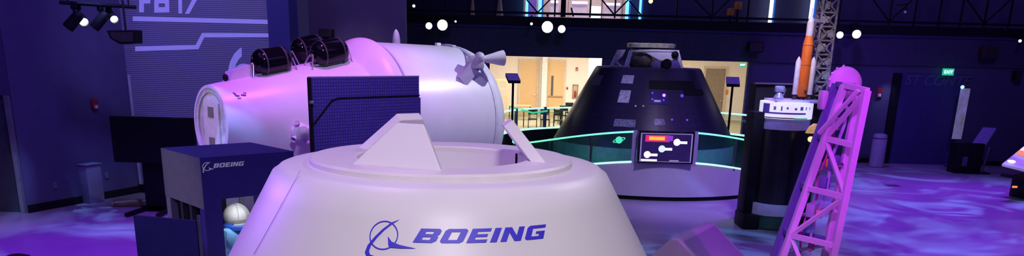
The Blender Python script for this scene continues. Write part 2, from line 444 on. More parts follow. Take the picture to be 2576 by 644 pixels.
# cafe furniture
def table(px, py, Y, label, m, w=1.3, dpt=.8):
    c = at(px, py, Y); z = .75
    t = thing('cafe_table', label, 'table', (c.x, Y, 0), 'cafe tables')
    MB().box((c.x, Y, z), (w, dpt, .04), 0, .01).build('tabletop', m, t)
    for sx in (-1, 1):
        for sy in (-1, 1):
            MB().box((c.x + sx * (w / 2 - .06), Y + sy * (dpt / 2 - .06), z / 2), (.04, .04, z)).build('leg', m_black, t)
    return t
def chair(px, Y, rz, label):
    c = at(px, 290, Y)
    t = thing('cafe_chair', label, 'chair', (c.x, Y, 0), 'cafe chairs')
    M_ = Matrix.Translation((c.x, Y, 0))
    MB().box((c.x, Y, .46), (.42, .42, .04), 0, .012).build('seat', m_black, t)
    MB().box((c.x, Y + .2, .82), (.42, .03, .26), 0, .01).build('backrest', m_black, t)
    for sx in (-.19, .19):
        MB().bar((c.x + sx, Y - .19, 0), (c.x + sx, Y - .17, .46), .03).build('leg', m_black, t)
        MB().bar((c.x + sx, Y + .22, 0), (c.x + sx, Y + .19, .95), .03).build('leg', m_black, t)
    t.rotation_euler = (0, 0, rz)
    return t
table(1424, 268, 41.5, 'yellow-topped cafe table nearest the black capsule', mat('yellow_top', (.85, .55, .15), .5), 1.3)
table(1365, 275, 38.6, 'long brown cafe table in front of the wooden doors', m_woodd, 1.9)
table(1308, 262, 42.6, 'small tan cafe table beside the wooden railing', m_wood, 1.2, .7)
for px, Y, rz, lb in ((1340, 37.6, PI, 'black cafe chair at the left end of the brown table'), (1372, 37.5, PI * .95, 'black cafe chair at the middle of the brown table'),
                      (1404, 37.2, PI, 'black cafe chair between the brown table and the yellow table'), (1416, 40.3, PI * 1.05, 'black cafe chair in front of the yellow table'),
                      (1432, 42.6, 0, 'black cafe chair behind the yellow table')):
    chair(px, Y, rz, lb)
for pxa, pxb, Y, lb in ((1250, 1276, 43.5, 'wooden railing in the cafe behind the white module'),):
    a = at(pxa, 215, Y); c = at(pxb, 215, Y)
    t = thing('wooden_railing', lb, 'railing', ((a.x + c.x) / 2, Y, 0))
    zt_ = 2.0
    for k in range(3): MB().bar((a.x - .4, Y, zt_ - k * .45), (c.x, Y, zt_ - k * .45), .06, .1).build('rail', m_wood, t)
    for k in range(3):
        x = a.x - .35 + (c.x - a.x + .35) * k / 2
        MB().box((x, Y, zt_ / 2), (.08, .08, zt_)).build('post', m_wood, t)
for px, py, w, h, rgb, lb in ((1827, 232, .16, .2, (.7, .28, .08), 'small orange notice beside the brown door'), (1828, 252, .2, .22, (.75, .72, .68), 'small white notice under the orange notice')):
    c = at(px, py, YC - .01)
    tag(MB().box(c, (w * 1.4, .02, h * 1.4)).build('wall_notice', mat('notice' + str(px), rgb, .6)), lb, 'sign')

# exit signs with real lettering
def exit_sign(px, py, Y, w, label):
    c = at(px, py, Y); h = w * .62
    t = thing('exit_sign', label, 'exit sign', c, 'green exit signs')
    MB().box(c, (w, .08, h), 0, .01).build('housing', mat('green_sign_face', (.05, .55, .32), .4, emit=.75, ecol=(.03, .62, .33), var=.03), t)
    vs, fs = font2d('EXIT', h * .75)
    xs = [v[0] for v in vs]; ys = [v[1] for v in vs]; mx, my = (min(xs) + max(xs)) / 2, (min(ys) + max(ys)) / 2
    k = w * .8 / (max(xs) - min(xs))
    MB().add([(c.x + (x - mx) * k, c.y - .045, c.z + (y - my) * k) for x, y in vs], fs).build('lettering', mat('exit_letters', (.9, 1, .95), .4, emit=3, ecol=(.8, 1, .9)), t, smooth=False)
    return t
exit_sign(2385, 181, YB - .3, .36, 'green lit exit sign on the dark back wall above the right door')
exit_sign(1868, 163, YB - .1, .22, 'small green lit exit sign at the corner of the cafe opening')

# dark double door panel on the right part of the back wall, with faint lettering above it
a = at(2262, 190, YB); c = at(2425, 190, YB)
t = bpy.data.objects.new('door_5', None); col.objects.link(t); t.location = ((a.x + c.x) / 2, YB - .05, 0); t['kind'] = 'structure'
zd5 = at(2340, 186, YB).z
MB().box(((a.x + c.x) / 2, YB - .03, zd5 / 2), (c.x - a.x, .06, zd5)).build('door_leaf', mat('blue_door', (.045, .042, .15), .6), t)
MB().box((a.x - .08, YB - .06, zd5 / 2), (.26, .12, zd5)).build('door_frame', m_black, t)
MB().box((at(2247, 250, YB).x, YB - .03, 1.55), (.06, .06, 2.6)).build('edge_strip', mat('pale_trim', (.45, .43, .38), .5), t)
vs, fs = font2d('ST CONTE', .5, .25)
xs = [v[0] for v in vs]; a = at(2276, 205, YB - .08); c = at(2442, 205, YB - .08); k = (c.x - a.x) / (max(xs) - min(xs))
z0 = at(2360, 215, YB - .08).z
MB().add([(a.x + x * k, YB - .075, z0 + y * k) for x, y in vs], fs).build('door_lettering', mat('faint_letters', (.13, .12, .2), .6), t, smooth=False)

# hanging banner beside it
p = [at(2417, 222, YB - .6), at(2441, 224, YB - .6)]
zt_, zb_ = p[0].z, at(2412, 350, YB - .6).z
t = thing('banner_stand', 'tall narrow grey patterned banner left of the purple lectern', 'banner', ((p[0].x + p[1].x) / 2, YB - .6, 0))
bx = (p[0].x + p[1].x) / 2; bw = p[1].x - p[0].x
m_ban = mat('banner_print', (.5, .49, .58), .7, var=.8, scale=4.5, emit=.12, ecol=(.6, .6, .75))
MB().box((bx, YB - .6, (zt_ + zb_) / 2), (bw, .02, zt_ - zb_)).build('banner_sheet', m_ban, t)
MB().box((bx, YB - .6, zb_ / 2), (.05, .04, zb_)).build('pole', m_dgrey, t)
MB().box((bx, YB - .6, .02), (.4, .3, .04)).build('base', m_dgrey, t)
MB().box((bx, YB - .6, zt_ + .02), (bw + .04, .04, .04)).build('top_rail', m_dgrey, t)
MB().ball((bx - bw * .42, YB - .64, zt_ + .04), .06, 10, 6).build('blue_lamp', mat('blue_spark', (.3, .5, 1), .3, emit=3, ecol=(.2, .35, 1)), t)
# ================================================================== white capsule in front
YS = 4.5
SC = at(1113, 398, YS); zE = SC.z; SC = Vector((SC.x, YS, 0)); RE = .893
TAN = math.tan(R(29.0)); zB = .5
def srad(z): return RE + (zE - z) * TAN
star = thing('crew_capsule', 'large white cone-shaped crew capsule with blue lettering and logo in front', 'space capsule', (SC.x, SC.y, 0))
prof = [(.02, zE - .02), (.52, zE - .02), (.80, zE - .022), (.872, zE - .025), (.888, zE - .031), (RE + .006, zE - .042)]
prof += [(srad(z), z) for z in [zE - .06 - k * .1 for k in range(0, 22)] if z > zB]
prof += [(srad(zB), zB), (srad(zB) - .03, zB - .1)]
HOLE = .475
prof2 = [(HOLE, zE - .28), (HOLE, zE - .02)] + prof[2:]
MB().lathe(prof2, SC, (0, 0, 1), 128, False).build('cone_shell', m_star, star)
MB().lathe([(.001, zE - .26), (HOLE + .01, zE - .26)], SC, (0, 0, 1), 64, False).build('hatch_floor', mat('hatch_lilac', (.62, .55, .68), .5), star)
zR = zE + .014; RD = .728
MB().lathe([(HOLE, zE - .02), (HOLE, zR - .008), (HOLE + .008, zR), (RD - .012, zR), (RD, zR - .012), (RD, zE - .025)], SC, (0, 0, 1), 96, False).build('docking_ring', mat('warm_white_ring', (.78, .74, .73), .45, var=.03), star)
MB().lathe([(.3, zB - .55), (1.2, zB - .5), (srad(zB) - .25, zB - .28), (srad(zB) - .06, zB - .11)], SC, (0, 0, 1), 96, True).build('heat_shield', m_dgrey, star)
sl = MB().box((SC.x + math.cos(R(28)) * (HOLE - .004), SC.y + math.sin(R(28)) * (HOLE - .004), zE - .07), (.012, .012, .16)); sl.build('seam_slit', m_black, star)
# three docking petals leaning inwards
def petal(az, name='docking_petal'):
    ca, sa = math.cos(az), math.sin(az)
    er = Vector((ca, sa, 0)); et = Vector((-sa, ca, 0)); z = Vector((0, 0, 1))
    base = Vector((SC.x, SC.y, zR)) + er * .55
    slant = (-er * .62 + z * .785).normalized(); L = .265; th = (er * .785 + z * .62) * -.062
    hw, tw = .25, .075
    out = [base - et * hw, base + et * hw, base + et * tw + slant * L, base - et * tw + slant * L]
    o = MB().hexa(out + [p + th + slant * .004 for p in out]).build(name, m_star, star, smooth=False)
    bv = o.modifiers.new('edge', 'BEVEL'); bv.width = .006; bv.segments = 2
    return o
for a_ in (250, 7, 127): petal(R(a_))
# cone mapping
def cone_hit(px, py):
    dd = ray(px, py); lo, hi = 1.0, YS
    def g(Y):
        p = EYE + dd * (Y / dd.y); return math.hypot(p.x - SC.x, p.y - SC.y) - srad(p.z)
    for k in range(60):
        mid = (lo + hi) / 2
        if g(mid) > 0: lo = mid
        else: hi = mid
    p = EYE + dd * (lo / dd.y)
    return math.atan2(p.x - SC.x, -(p.y - SC.y)), p.z, p
def cone_pt(phi, z, off=.003):
    r = srad(z) + off
    return Vector((SC.x + r * math.sin(phi), SC.y - r * math.cos(phi), z + off * .5))
pa, za, _ = cone_hit(1038, 610); pb, zb_, _ = cone_hit(1366, 600); pc, zc, _ = cone_hit(1064, 575)
z0 = za
cap = (zc - za) * 1.0
rr = srad(z0)
(glyphs, W) = boeing_word(.42, .20, 8)
sx = (pb - pa) / W
for vs, fs in glyphs:
    MB().add([cone_pt(pa + x * sx, z0 + y * cap + (zb_ - za) * x / W) for x, y in vs], fs).build('logo_letter', m_logo, star, smooth=False)
# logo symbol: ring, swoosh and wing
pk, zk, _ = cone_hit(966, 592)
u = cap
def sym(loops, cuts=10, name='logo_symbol'):
    vs, fs = fill2d(loops, cuts)
    k = 1.0 / srad(zk) / math.cos(R(29)) * .98
    MB().add([cone_pt(pk + x * u * k, zk + y * u, .004) for x, y in vs], fs).build(name, m_logo, star, smooth=False)
sym([arc(0, 0, 1.03, 0, 2 * PI, 40)[:-1], arc(0, 0, .95, 0, 2 * PI, 40)[:-1]])
sw_o = [(1.02, 1.18), (.5, .82), (0, .36), (-.45, -.2), (-.78, -.75), (-.86, -1.15), (-.75, -1.42), (-.45, -1.5)]
sw_i = [(-.55, -1.62), (-.95, -1.6), (-1.14, -1.3), (-1.04, -.8), (-.66, -.18), (-.16, .42), (.42, .92)]
sym([sw_o + sw_i], 14)
sym([[(.3, -.05), (.62, -.42), (1.2, -.62), (2.35, -.83), (1.3, -.86), (.55, -.84), (.42, -.7)]], 8)
# panel seam on the left flank
for (x0, y0, x1, y1) in ((757, 417, 640, 640),):
    p0, q0, _ = cone_hit(x0, y0 + 12); p1, q1, _ = cone_hit(x1, y1)
    mb = MB(); n = 24; w = .0022
    vs = []; fs = []
    for k in range(n + 1):
        f_ = k / n; ph = p0 + (p1 - p0) * f_; z = q0 + (q1 - q0) * f_
        vs += [cone_pt(ph - w, z), cone_pt(ph + w, z)]
        if k: fs.append((2 * k - 2, 2 * k - 1, 2 * k + 1, 2 * k))
    mb.add(vs, fs).build('panel_seam', mat('seam_violet', (.25, .12, .4), .6), star, smooth=False)
# support cradle under the capsule
cr = MB().lathe([(1.5, 0), (1.5, .1), (1.35, .12), (1.3, .0)], SC, (0, 0, 1), 64, False); cr.build('support_ring', m_black, star)

# ================================================================== white cargo module
A = at(530, 312, 14.0); B = at(1150, 302, 18.0)
ax = (B - A); LM = ax.length * .968; ax.normalize()
mod_loc = Vector(((A.x + B.x) / 2, (A.y + B.y) / 2, 0))
module = thing('cargo_module', 'big white horizontal spacecraft module with flared body and round end hatch', 'spacecraft module', mod_loc)
up = Vector((0, 0, 1)); side = ax.cross(up).normalized()
if side.y > 0: side = -side          # towards the camera
upm = side.cross(ax); upm = upm if upm.z > 0 else -upm
r0, r1 = .66, 1.54
TS = .572
def mrad(t):     # radius along the module, t in metres
    f_ = t / LM
    if f_ < TS - .08: return r0 + (1.25 - r0) * (f_ / (TS - .08))
    if f_ < TS: return 1.25 + (1.61 - 1.25) * math.sin((f_ - TS + .08) / .08 * PI / 2)
    if f_ < TS + .02: return 1.61 - .07 * (f_ - TS) / .02
    return 1.54 + .05 * (f_ - TS - .02)
prof = [(mrad(LM * k / 40), LM * k / 40) for k in range(41)]
rl = prof[-1][0]
prof_cone = [(mrad(LM * k / 200), LM * k / 200) for k in range(0, int(200 * TS) + 3)]
prof_cyl = [p for p in prof if p[1] >= LM * (TS + .012)]
prof_cyl += [(rl - .0, LM + .02), (rl - .03, LM + .12), (rl - .12, LM + .25), (rl - .35, LM + .38), (rl - .8, LM + .46), (.01, LM + .48)]
MB().lathe([(r0 - .05, .06), (r0 - .05, 0)] + prof_cone[0:], A, ax, 96, False).build('flared_body', m_white, module)
MB().lathe(prof_cyl, A, ax, 96, False).build('cylinder_body', mat('lilac_white_shell', (.72, .72, .78), .32, var=.03, scale=3), module)
t1 = LM * (TS + .022)
MB().lathe([(mrad(t1) - .02, t1 - .03), (mrad(t1) + .02, t1 - .025), (mrad(t1) + .02, t1 + .015), (mrad(t1) - .02, t1 + .02)], A, ax, 96, False).build('seam_ring', mat('violet_white', (.6, .52, .68), .4), module)
t2 = LM * .985
MB().lathe([(mrad(t2) - .02, t2 - .04), (mrad(t2) + .015, t2 - .035), (mrad(t2) + .015, t2 + .035), (mrad(t2) - .02, t2 + .04)], A, ax, 96, False).build('end_ring', mat('pale_ring', (.68, .68, .76), .4), module)
hf = MB().lathe([(.005, .05), (r0 - .045, .05)], A, ax, 64, False).build('end_face', mat('mottled_grey', (.46, .45, .43), .7, var=.35, scale=5), module)
MB().lathe([(r0 - .12, .045), (r0 - .12, .02), (r0 - .04, .02), (r0 - .04, .05)], A, ax, 64, False).build('end_rim', mat('rim_grey', (.58, .56, .56), .6, var=.2), module)
def onface(u_, v_, o=0): return A - ax * (o - .045) + side * u_ + upm * v_
hp = [onface(-.28, -.5, 0), onface(.28, -.5, 0), onface(.28, .36, 0), onface(.18, .46, 0), onface(-.18, .46, 0), onface(-.28, .36, 0)]
h_ = MB().poly(hp, -ax * .03).build('hatch', mat('hatch_cream', (.62, .61, .55), .6, var=.08), module, smooth=False)
for v_ in (.2, -.32):
    MB().poly([onface(-.1, v_ - .09, .03), onface(.1, v_ - .09, .03), onface(.1, v_ + .09, .03), onface(-.1, v_ + .09, .03)], -ax * .012).build('hatch_window', mat('hatch_dark', (.2, .19, .15), .4), module, smooth=False)
def surf(t, ang, off=0):  # ang: 0 = top, + towards camera
    r = mrad(t) + off
    return A + ax * t + (upm * math.cos(ang) + side * math.sin(ang)) * r
# emblem marks on the flank
mb = MB()
def onskin(mb, t, ang, pts, off=.012):
    # pts in metres: (along, around)
    vs = [surf(t + a_, ang + b_ / mrad(t), off) for a_, b_ in pts]
    mb.add(vs, [tuple(range(len(vs)))])
for pts in ([(0, 0), (.10, .02), (.09, .05), (.01, .03)], [(-.02, -.08), (.02, -.08), (.05, .02), (.02, .02)], [(.14, .0), (.24, .03), (.24, .06), (.13, .03)], [(.2, -.04), (.27, -.02), (.26, .0), (.2, -.02)], [(.02,.08),(.12,.09),(.1,.11),(.03,.1)]):
    onskin(mb, .22, R(44), [(a_ * .75, b_ * .75) for a_, b_ in pts])
mb.build('flank_emblem', mat('emblem_ink', (.08, .04, .16), .6), module, smooth=False)
# fairing box on top near the small end
bt = .55
c0 = surf(bt, R(-8), .09)
fx = MB()
fx.hexa([surf(.33, R(-16), -.05), surf(.33, R(6), -.05), surf(.8, R(6), -.05), surf(.8, R(-16), -.05), surf(.42, R(-14), .16), surf(.42, R(4), .16), surf(.8, R(4), .2), surf(.8, R(-14), .2)])
fx.build('sensor_fairing', m_white, module, smooth=False)
MB().ball(surf(.31, R(0), .06), .05, 12, 8, (1, 1, 1.3)).build('sensor_eye', m_black, module)
# cradle
for t in (.8, LM * .85):
    c = A + ax * t; r = mrad(t)
    g = MB(); n_ = side
    g.poly([c - n_ * .7 * 1 - up * (c.z), c + n_ * .7 - up * c.z, c + n_ * .55 - up * (r * .8), c - n_ * .55 - up * (r * .8)], ax * .12)
    g.build('cradle', m_dgrey, module, smooth=False)
# side thruster block (white, ribbed)
tt = None
def module_t_for(px):   # axis parameter that projects on image column px
    lo, hi = 0, LM
    for k in range(50):
        mid = (lo + hi) / 2; p = A + ax * mid - EYE; q = CROT.transposed() @ p
        x = PX + FOC * q.x / -q.z
        if x < px: lo = mid
        else: hi = mid
    return lo
def proj_x(p):
    q = CROT.transposed() @ (Vector(p) - EYE); return PX + FOC * q.x / -q.z
ts = min((k * .01 for k in range(20, 400)), key=lambda t: abs(proj_x(surf(t, R(96), .03)) - 757))
cen = surf(ts, R(96), 0); od = (side * 1.0 - up * .1).normalized()
tb = MB().lathe([(.17, -.06), (.17, .0), (.155, .01), (.155, .03), (.165, .04), (.13, .09), (.115, .09), (.05, .12), (.005, .122)], cen, od, 20, False).build('thruster_block', m_white, module)
for k in range(4):
    a_ = k * PI / 2 + .5; e = ax * math.cos(a_) + up * math.sin(a_)
    MB().lathe([(.025, 0), (.055, .12), (.05, .12), (.02, .0)], cen + od * .03 + e * .11, (e * 1.0 + od * .5), 12, False).build('nozzle', m_white, tb)
# solar panel held off the flank
PA = at(778, 195, 12.9); PB = at(1054, 193, 14.75)
zt_ = PA.z; pz0 = zt_ - 1.35
pd = Vector((PB.x - PA.x, PB.y - PA.y, 0)); wP = pd.length; pd.normalize(); pn = Vector((pd.y, -pd.x, 0))
m_cell = grid_mat('solar_cells', (.11, .075, .46), (.045, .03, .19), .052, .052, .4, .16)
def panel_mesh(u0, u1, v0, v1, o0, th):
    mb = MB(); P0 = Vector((PA.x, PA.y, 0))
    f4 = [P0 + pd * u_ + up * v_ + pn * o0 for u_, v_ in ((u0, v0), (u1, v0), (u1, v1), (u0, v1))]
    b4 = [p - pn * th for p in f4]
    mb.add(f4, [(0, 1, 2, 3)]); n = len(mb.v); mb.add(b4, [(3, 2, 1, 0)])
    for i in range(4):
        j = (i + 1) % 4; mb.add([f4[i], b4[i], b4[j], f4[j]], [(0, 1, 2, 3)])
    mb.uv = [(((v - P0).dot(pd)), v.z) for v in mb.v]
    return mb
sp_ = panel_mesh(.03, wP, zt_ - .37, zt_, 0, .04).build('solar_panel', m_cell, module, smooth=False, fixn=False)
sp2 = panel_mesh(.03, wP + .035, pz0, zt_ - .37, 0, .04).build('solar_panel', m_cell, module, smooth=False, fixn=False)
panel_mesh(-.01, .03, pz0, zt_, .01, .06).build('panel_edge', m_black, module, smooth=False)
panel_mesh(.0, wP + .01, zt_, zt_ + .015, .0, .04).build('panel_edge', mat('edge_lilac', (.35, .3, .5), .5), module, smooth=False)
P0 = Vector((PA.x, PA.y, 0)) + pn * .012
pk_ = [P0 + pd * u_ + up * v_ for u_, v_ in ((.03, zt_ - .73), (.42, zt_ - .36), (.55, zt_ - .33), (wP, zt_ - .33))]
g = MB()
for i in range(3): g.bar(pk_[i], pk_[i + 1], .022, .012, up=pn)
g.build('panel_groove', m_black, module, smooth=False)
MB().box(P0 + pd * .0 + up * (zt_ - .38) + pn * .02, (.06, .06, .05), 0, .01).build('panel_hinge', m_steel, module)
MB().tube(Vector((PA.x, PA.y, zt_ - .7)) + pd * .8 - pn * .03, surf((P0 + pd * .8 - A).dot(ax), R(95), -.05), .05, None, 12).build('panel_arm', m_white, module)

m_tank = mat('tank_black', (.004, .004, .006), .10, spec=.35)
# black pressure tanks standing on brackets on the module
def tank(px, py, Y, label, first=None, L=.74, rad=.235):
    c = at(px, py, Y)
    tz = (c - A).dot(ax)
    slope = math.atan2(mrad(tz + .3) - mrad(tz - .3), .6)
    tilt = (ax * math.cos(slope * .8) + up * math.sin(slope * .8)).normalized()
    rel = c - A - ax * tz; ang = math.atan2(rel.dot(side), rel.dot(upm))
    t = thing('pressure_tank', label, 'tank', c, 'black pressure tanks on the module')
    h = L / 2
    pr = [(rad * math.sin(k * PI / 16), -h + rad * .75 * (1 - math.cos(k * PI / 16)) - 0) for k in range(9)]
    pr = [(max(.002, r), z) for r, z in pr]
    pr += [(r, -z) for r, z in reversed(pr)]
    MB().lathe(pr, c, tilt, 40, False).build('tank_shell', m_tank, t)
    for s_ in (-1, 1):
        bnd = MB().lathe([(rad + .001, s_ * (h - rad * .75) - .015), (rad + .008, s_ * (h - rad * .75) - .012), (rad + .008, s_ * (h - rad * .75) + .012), (rad + .001, s_ * (h - rad * .75) + .015)], c, tilt, 40, False)
        bnd.build('tank_band', m_dgrey, t)
        q = MB()
        e = c + tilt * s_ * (h + .02)
        for w_ in (-1, 1):
            foot = surf((e - A).dot(ax) + s_ * .03, ang + w_ * .16 / max(mrad(tz), .5), .0)
            q.tube(e + side * (w_ * .06), foot, .012, None, 8)
        q.tube(e - side * .07, e + side * .07, .012, None, 8)
        q.build('end_bracket', mat('bracket_lilac', (.55, .5, .6), .35, .6), t)
        MB().tube(c + tilt * s_ * (h - .02), e + tilt * s_ * .01, .03, None, 10).build('end_boss', m_steel, t)
    sd = MB()
    sa, sb_ = surf(tz - h * .85, ang, .012), surf(tz + h * .85, ang, .012)
    sd.bar(sa, sb_, .22, .03, up=up); sd.build('saddle', mat('saddle_grey', (.42, .40, .44), .5), t)
    return t
tank(683, 154, 14.75, 'black pressure tank nearest the small end of the white module')
tank(829, 132, 15.35, 'black pressure tank furthest along the white module, in front of another tank')
tank(776, 122, 16.3, 'black pressure tank standing behind the two others on the module')

# thruster pod with bell nozzle on the far shoulder
c = at(1194, 156, 16.62)
pod = thing('thruster_pod', 'white thruster pod with flared bell nozzle on the shoulder of the module', 'thruster', c)
axn = (at(1266, 146, 16.8) - at(1216, 149, 16.62)).normalized()
g = MB(); g.box(c + Vector((.02, 0, -.0)), (.30, .26, .26), .3, .03); g.ball(c + Vector((.10, -.05, .09)), .11, 14, 8); g.build('pod_body', mat('pod_lilac', (.55, .5, .62), .45), pod)
n0 = at(1214, 149, 16.62)
MB().lathe([(.045, -.1), (.05, 0), (.07, .06), (.105, .22), (.14, .36), (.155, .45), (.148, .45), (.13, .36), (.09, .2), (.03, .05)], n0, axn, 28, False).build('bell_nozzle', m_white, pod)
MB().ball(n0 - axn * .05, .07, 12, 8).build('nozzle_joint', m_steel, pod)
tp = (c - A).dot(ax)
def lerp_(a_, b_, f_): return a_ + (b_ - a_) * f_
def strap(pts, w, name, m):
    mb = MB(); vs = []; fs = []
    for i, p in enumerate(pts):
        p = Vector(p); q = Vector(pts[min(i + 1, len(pts) - 1)]) - Vector(pts[max(i - 1, 0)])
        o = (p - A); nn = (o - ax * o.dot(ax)).normalized(); wv_ = q.normalized().cross(nn) * (w / 2)
        vs += [p - wv_, p + wv_, p + wv_ + nn * .03, p - wv_ + nn * .03]
        if i:
            b_ = 4 * i; a_ = b_ - 4
            fs += [(a_ + j, a_ + (j + 1) % 4, b_ + (j + 1) % 4, b_ + j) for j in range(4)]
    fs += [(0, 1, 2, 3), tuple(len(vs) - 4 + j for j in (3, 2, 1, 0))]
    return mb.add(vs, fs).build(name, m, pod)
m_strap = mat('strap_violet', (.50, .42, .62), .45)
MB().bar(c + Vector((.06, .02, .02)), surf(LM * .845, R(56), -.02), .26, .12, up=side).build('mounting_strut', m_strap, pod)
mb = MB()
for a_ in (16, 56): mb.tube(c + Vector((.05, 0, 0)), surf(LM * .975, R(a_), -.01), .022, None, 10)
mb.build('stay_rod', m_strap, pod)
strap([surf(LM * .965, R(-26 + 9 * k), .012) for k in range(0, 5)], .10, 'shoulder_strap', mat('strap_pale', (.62, .58, .70), .45))
MB().box(surf(LM * .90, R(6), .03), (.1, .1, .06), .6, .01).build('pod_bracket', m_white, pod)

# ================================================================== white rocket tip behind the module
c = at(997, 120, 19.9)
t = thing('model_rocket', 'slim white model rocket standing behind the white module', 'model rocket', (c.x, c.y, 0))
zt_ = at(996, 73, 19.9).z
MB().lathe([(.1, .25), (.1, zt_ - .42), (.095, zt_ - .25), (.07, zt_ - .1), (.035, zt_ - .03), (.004, zt_)], (c.x, c.y, 0), (0, 0, 1), 24, True).build('rocket_body', mat('rocket_white', (.85, .8, .85), .4), t)
MB().lathe([(.08, .1), (.03, .25)], (c.x, c.y, 0), (0, 0, 1), 16).build('engine', m_dgrey, t)
MB().box((c.x, c.y, .05), (.7, .7, .1), 0, .02).build('base', m_black, t)
MB().tube((c.x + .1, c.y, .3), (c.x + .13, c.y, zt_ - .5), .018, None, 8).build('feed_pipe', m_orange, t)
# ================================================================== dark re-entry capsule on its platform
OY = 23.0
oc = at(1621, 300, OY); OC = Vector((oc.x, OY, 0))
z1 = 1.10; r1o = 2.54; z2 = 3.06; r2o = 1.46
orion = thing('reentry_capsule', 'black tiled cone-shaped re-entry capsule behind the green-lit railing', 'space capsule', (OC.x, OC.y, .35))
m_tile = grid_mat('black_tiles', (.018, .012, .05), (.010, .007, .03), .2, .2, .38, .08)
def cone_grid(z0, r0_, z1_, r1_, seg, rows, off=0, a0=0, a1=2 * PI, oz=OC):
    mb = MB(); mb.uv = []
    vs = []; fs = []; n = seg + 1
    for i in range(rows + 1):
        f_ = i / rows; r = r0_ + (r1_ - r0_) * f_ + off; z = z0 + (z1_ - z0) * f_
        for k in range(n):
            a = a0 + (a1 - a0) * k / seg
            vs.append(Vector((oz.x + r * math.sin(a), oz.y - r * math.cos(a), z + off * .5)))
            mb.uv.append((a * 2.0, math.hypot(r0_ - r, z - z0)))
    for i in range(rows):
        for k in range(seg): fs.append((i * n + k, i * n + k + 1, (i + 1) * n + k + 1, (i + 1) * n + k))
    mb.v = vs; mb.f = fs
    return mb
cone_grid(z1, r1o, z2, r2o, 96, 6).build('tiled_cone', m_tile, orion)
MB().lathe([(r2o, z2), (r2o - .05, z2 + .04), (.4, z2 + .05)], OC, (0, 0, 1), 96, False).build('shoulder_deck', mat('deck_dark', (.06, .05, .1), .5), orion)
MB().lathe([(r1o, z1), (r1o + .02, z1 - .04), (r1o + .01, .62), (r1o - .3, .5), (1.2, .45), (.6, .42)], OC, (0, 0, 1), 96, True).build('heat_shield', mat('teal_grey_shield', (.20, .30, .36), .5, var=.15), orion)
def r_on(z): return r1o + (r2o - r1o) * (z - z1) / (z2 - z1)
def opt(px, py):
    dd = ray(px, py); lo, hi = OY - 4, OY
    for k in range(50):
        mid = (lo + hi) / 2; p = EYE + dd * (mid / dd.y)
        if math.hypot(p.x - OC.x, p.y - OC.y) > r_on(p.z): lo = mid
        else: hi = mid
    p = EYE + dd * (lo / dd.y); return math.atan2(p.x - OC.x, -(p.y - OC.y)), p.z
def opatch(name, x0, y0, x1, y1, m, off=.012):
    a0, za_ = opt(x0, y1); a1, zb2 = opt(x1, y0)
    if a1 < a0: a0, a1 = a1, a0
    return cone_grid(za_, r_on(za_), zb2, r_on(zb2), 8, 2, off, a0, a1).build(name, m, orion)
m_patch = mat('pale_patch', (.85, .9, .85), .5, var=.25, scale=14)
opatch('window_panel', 1562, 190, 1596, 210, m_patch)
opatch('window_panel', 1553, 228, 1588, 258, mat('bright_patch', (.78, .80, .85), .35, var=.35, scale=12))
opatch('access_panel', 1487, 190, 1520, 214, mat('plum_patch', (.09, .06, .10), .5))
opatch('hatch_recess', 1632, 204, 1742, 224, m_black)
opatch('hatch_recess', 1722, 224, 1765, 240, m_black)
opatch('side_hatch', 1634, 230, 1678, 262, mat('indigo_hatch', (.04, .02, .2), .25))
opatch('handhold', 1645, 252, 1662, 257, mat('silver', (.6, .6, .7), .3, .7))
opatch('thruster_panel', 1543, 302, 1600, 318, mat('silver_mottled', (.30, .30, .38), .3, .3, var=.6, scale=20))
opatch('thruster_panel', 1646, 300, 1672, 316, mat('silver_mottled2', (.14, .13, .2), .3, .3, var=.7, scale=20))
m_glint = mat('violet_reflection', (.5, .3, .9), .3, emit=1.4, ecol=(.75, .3, 1)); m_glint2 = mat('blue_reflection', (.15, .1, .6), .3, emit=.5, ecol=(.25, .08, 1))  # violet light reflections on the cone, put in as small glowing beads
for px, py in ((1670, 240), (1669, 252), (1641, 234), (1641, 250), (1715, 241), (1690, 301), (1728, 302), (1599, 267), (1618, 267)):
    a_, z_ = opt(px, py); r = r_on(z_) + .01
    MB().ball((OC.x + r * math.sin(a_), OC.y - r * math.cos(a_), z_), .045 if px > 1660 and py < 245 else .03, 10, 6).build('cone_bead', m_patch if px in (1599, 1618) else (m_glint if (px, py) == (1670, 240) else m_glint2), orion)
# forward bay: tunnel, docking ring, gussets, bags
zt = at(1635, 109, OY).z
bay = [(1575, 171), (1705, 171)]
xl, xr = at(1576, 120, OY).x, at(1695, 120, OY).x
rc = (xr - xl) / 2
MB().lathe([(rc, zt - .12), (rc + .02, zt - .02), (rc - .04, zt), (rc - .22, zt), (rc - .22, zt - .12)], OC + Vector((.05, 0, 0)), (0, 0, 1), 48, False).build('docking_adapter_ring', mat('olive_metal', (.55, .56, .40), .4, .3, var=.4, scale=6), orion)
MB().lathe([(rc - .12, z2), (rc - .1, zt - .1)], OC + Vector((.05, 0, 0)), (0, 0, 1), 40, False).build('tunnel', mat('bay_brown', (.07, .06, .05), .5, var=.5, scale=10), orion)
m_bay = mat('bay_lilac', (.75, .72, .85), .45)
def op(px, py, dy): return at(px, py, OY + dy)
def plate(name, pts, dy, th=.05, m=m_bay):
    return MB().poly([op(x, y, dy) for x, y in pts], (0, th, 0)).build(name, m, orion, smooth=False)
plate('gusset_plate', [(1532, 171), (1554, 125), (1574, 125), (1566, 141), (1548, 158), (1540, 171)], -.2, .06, mat('bay_grey', (.6, .57, .6), .5))
MB().bar(op(1551, 156, -.2), op(1568, 172, -.2), .05).build('brace', m_bay, orion)
plate('bay_frame', [(1568, 176), (1584, 126), (1592, 126), (1580, 176)], -1.0)
plate('bay_frame', [(1620, 130), (1690, 126), (1702, 126), (1706, 128), (1700, 150), (1683, 152), (1660, 152)], -1.0)
plate('bay_frame', [(1702, 126), (1708, 126), (1720, 174), (1710, 174), (1703, 150)], -.95)
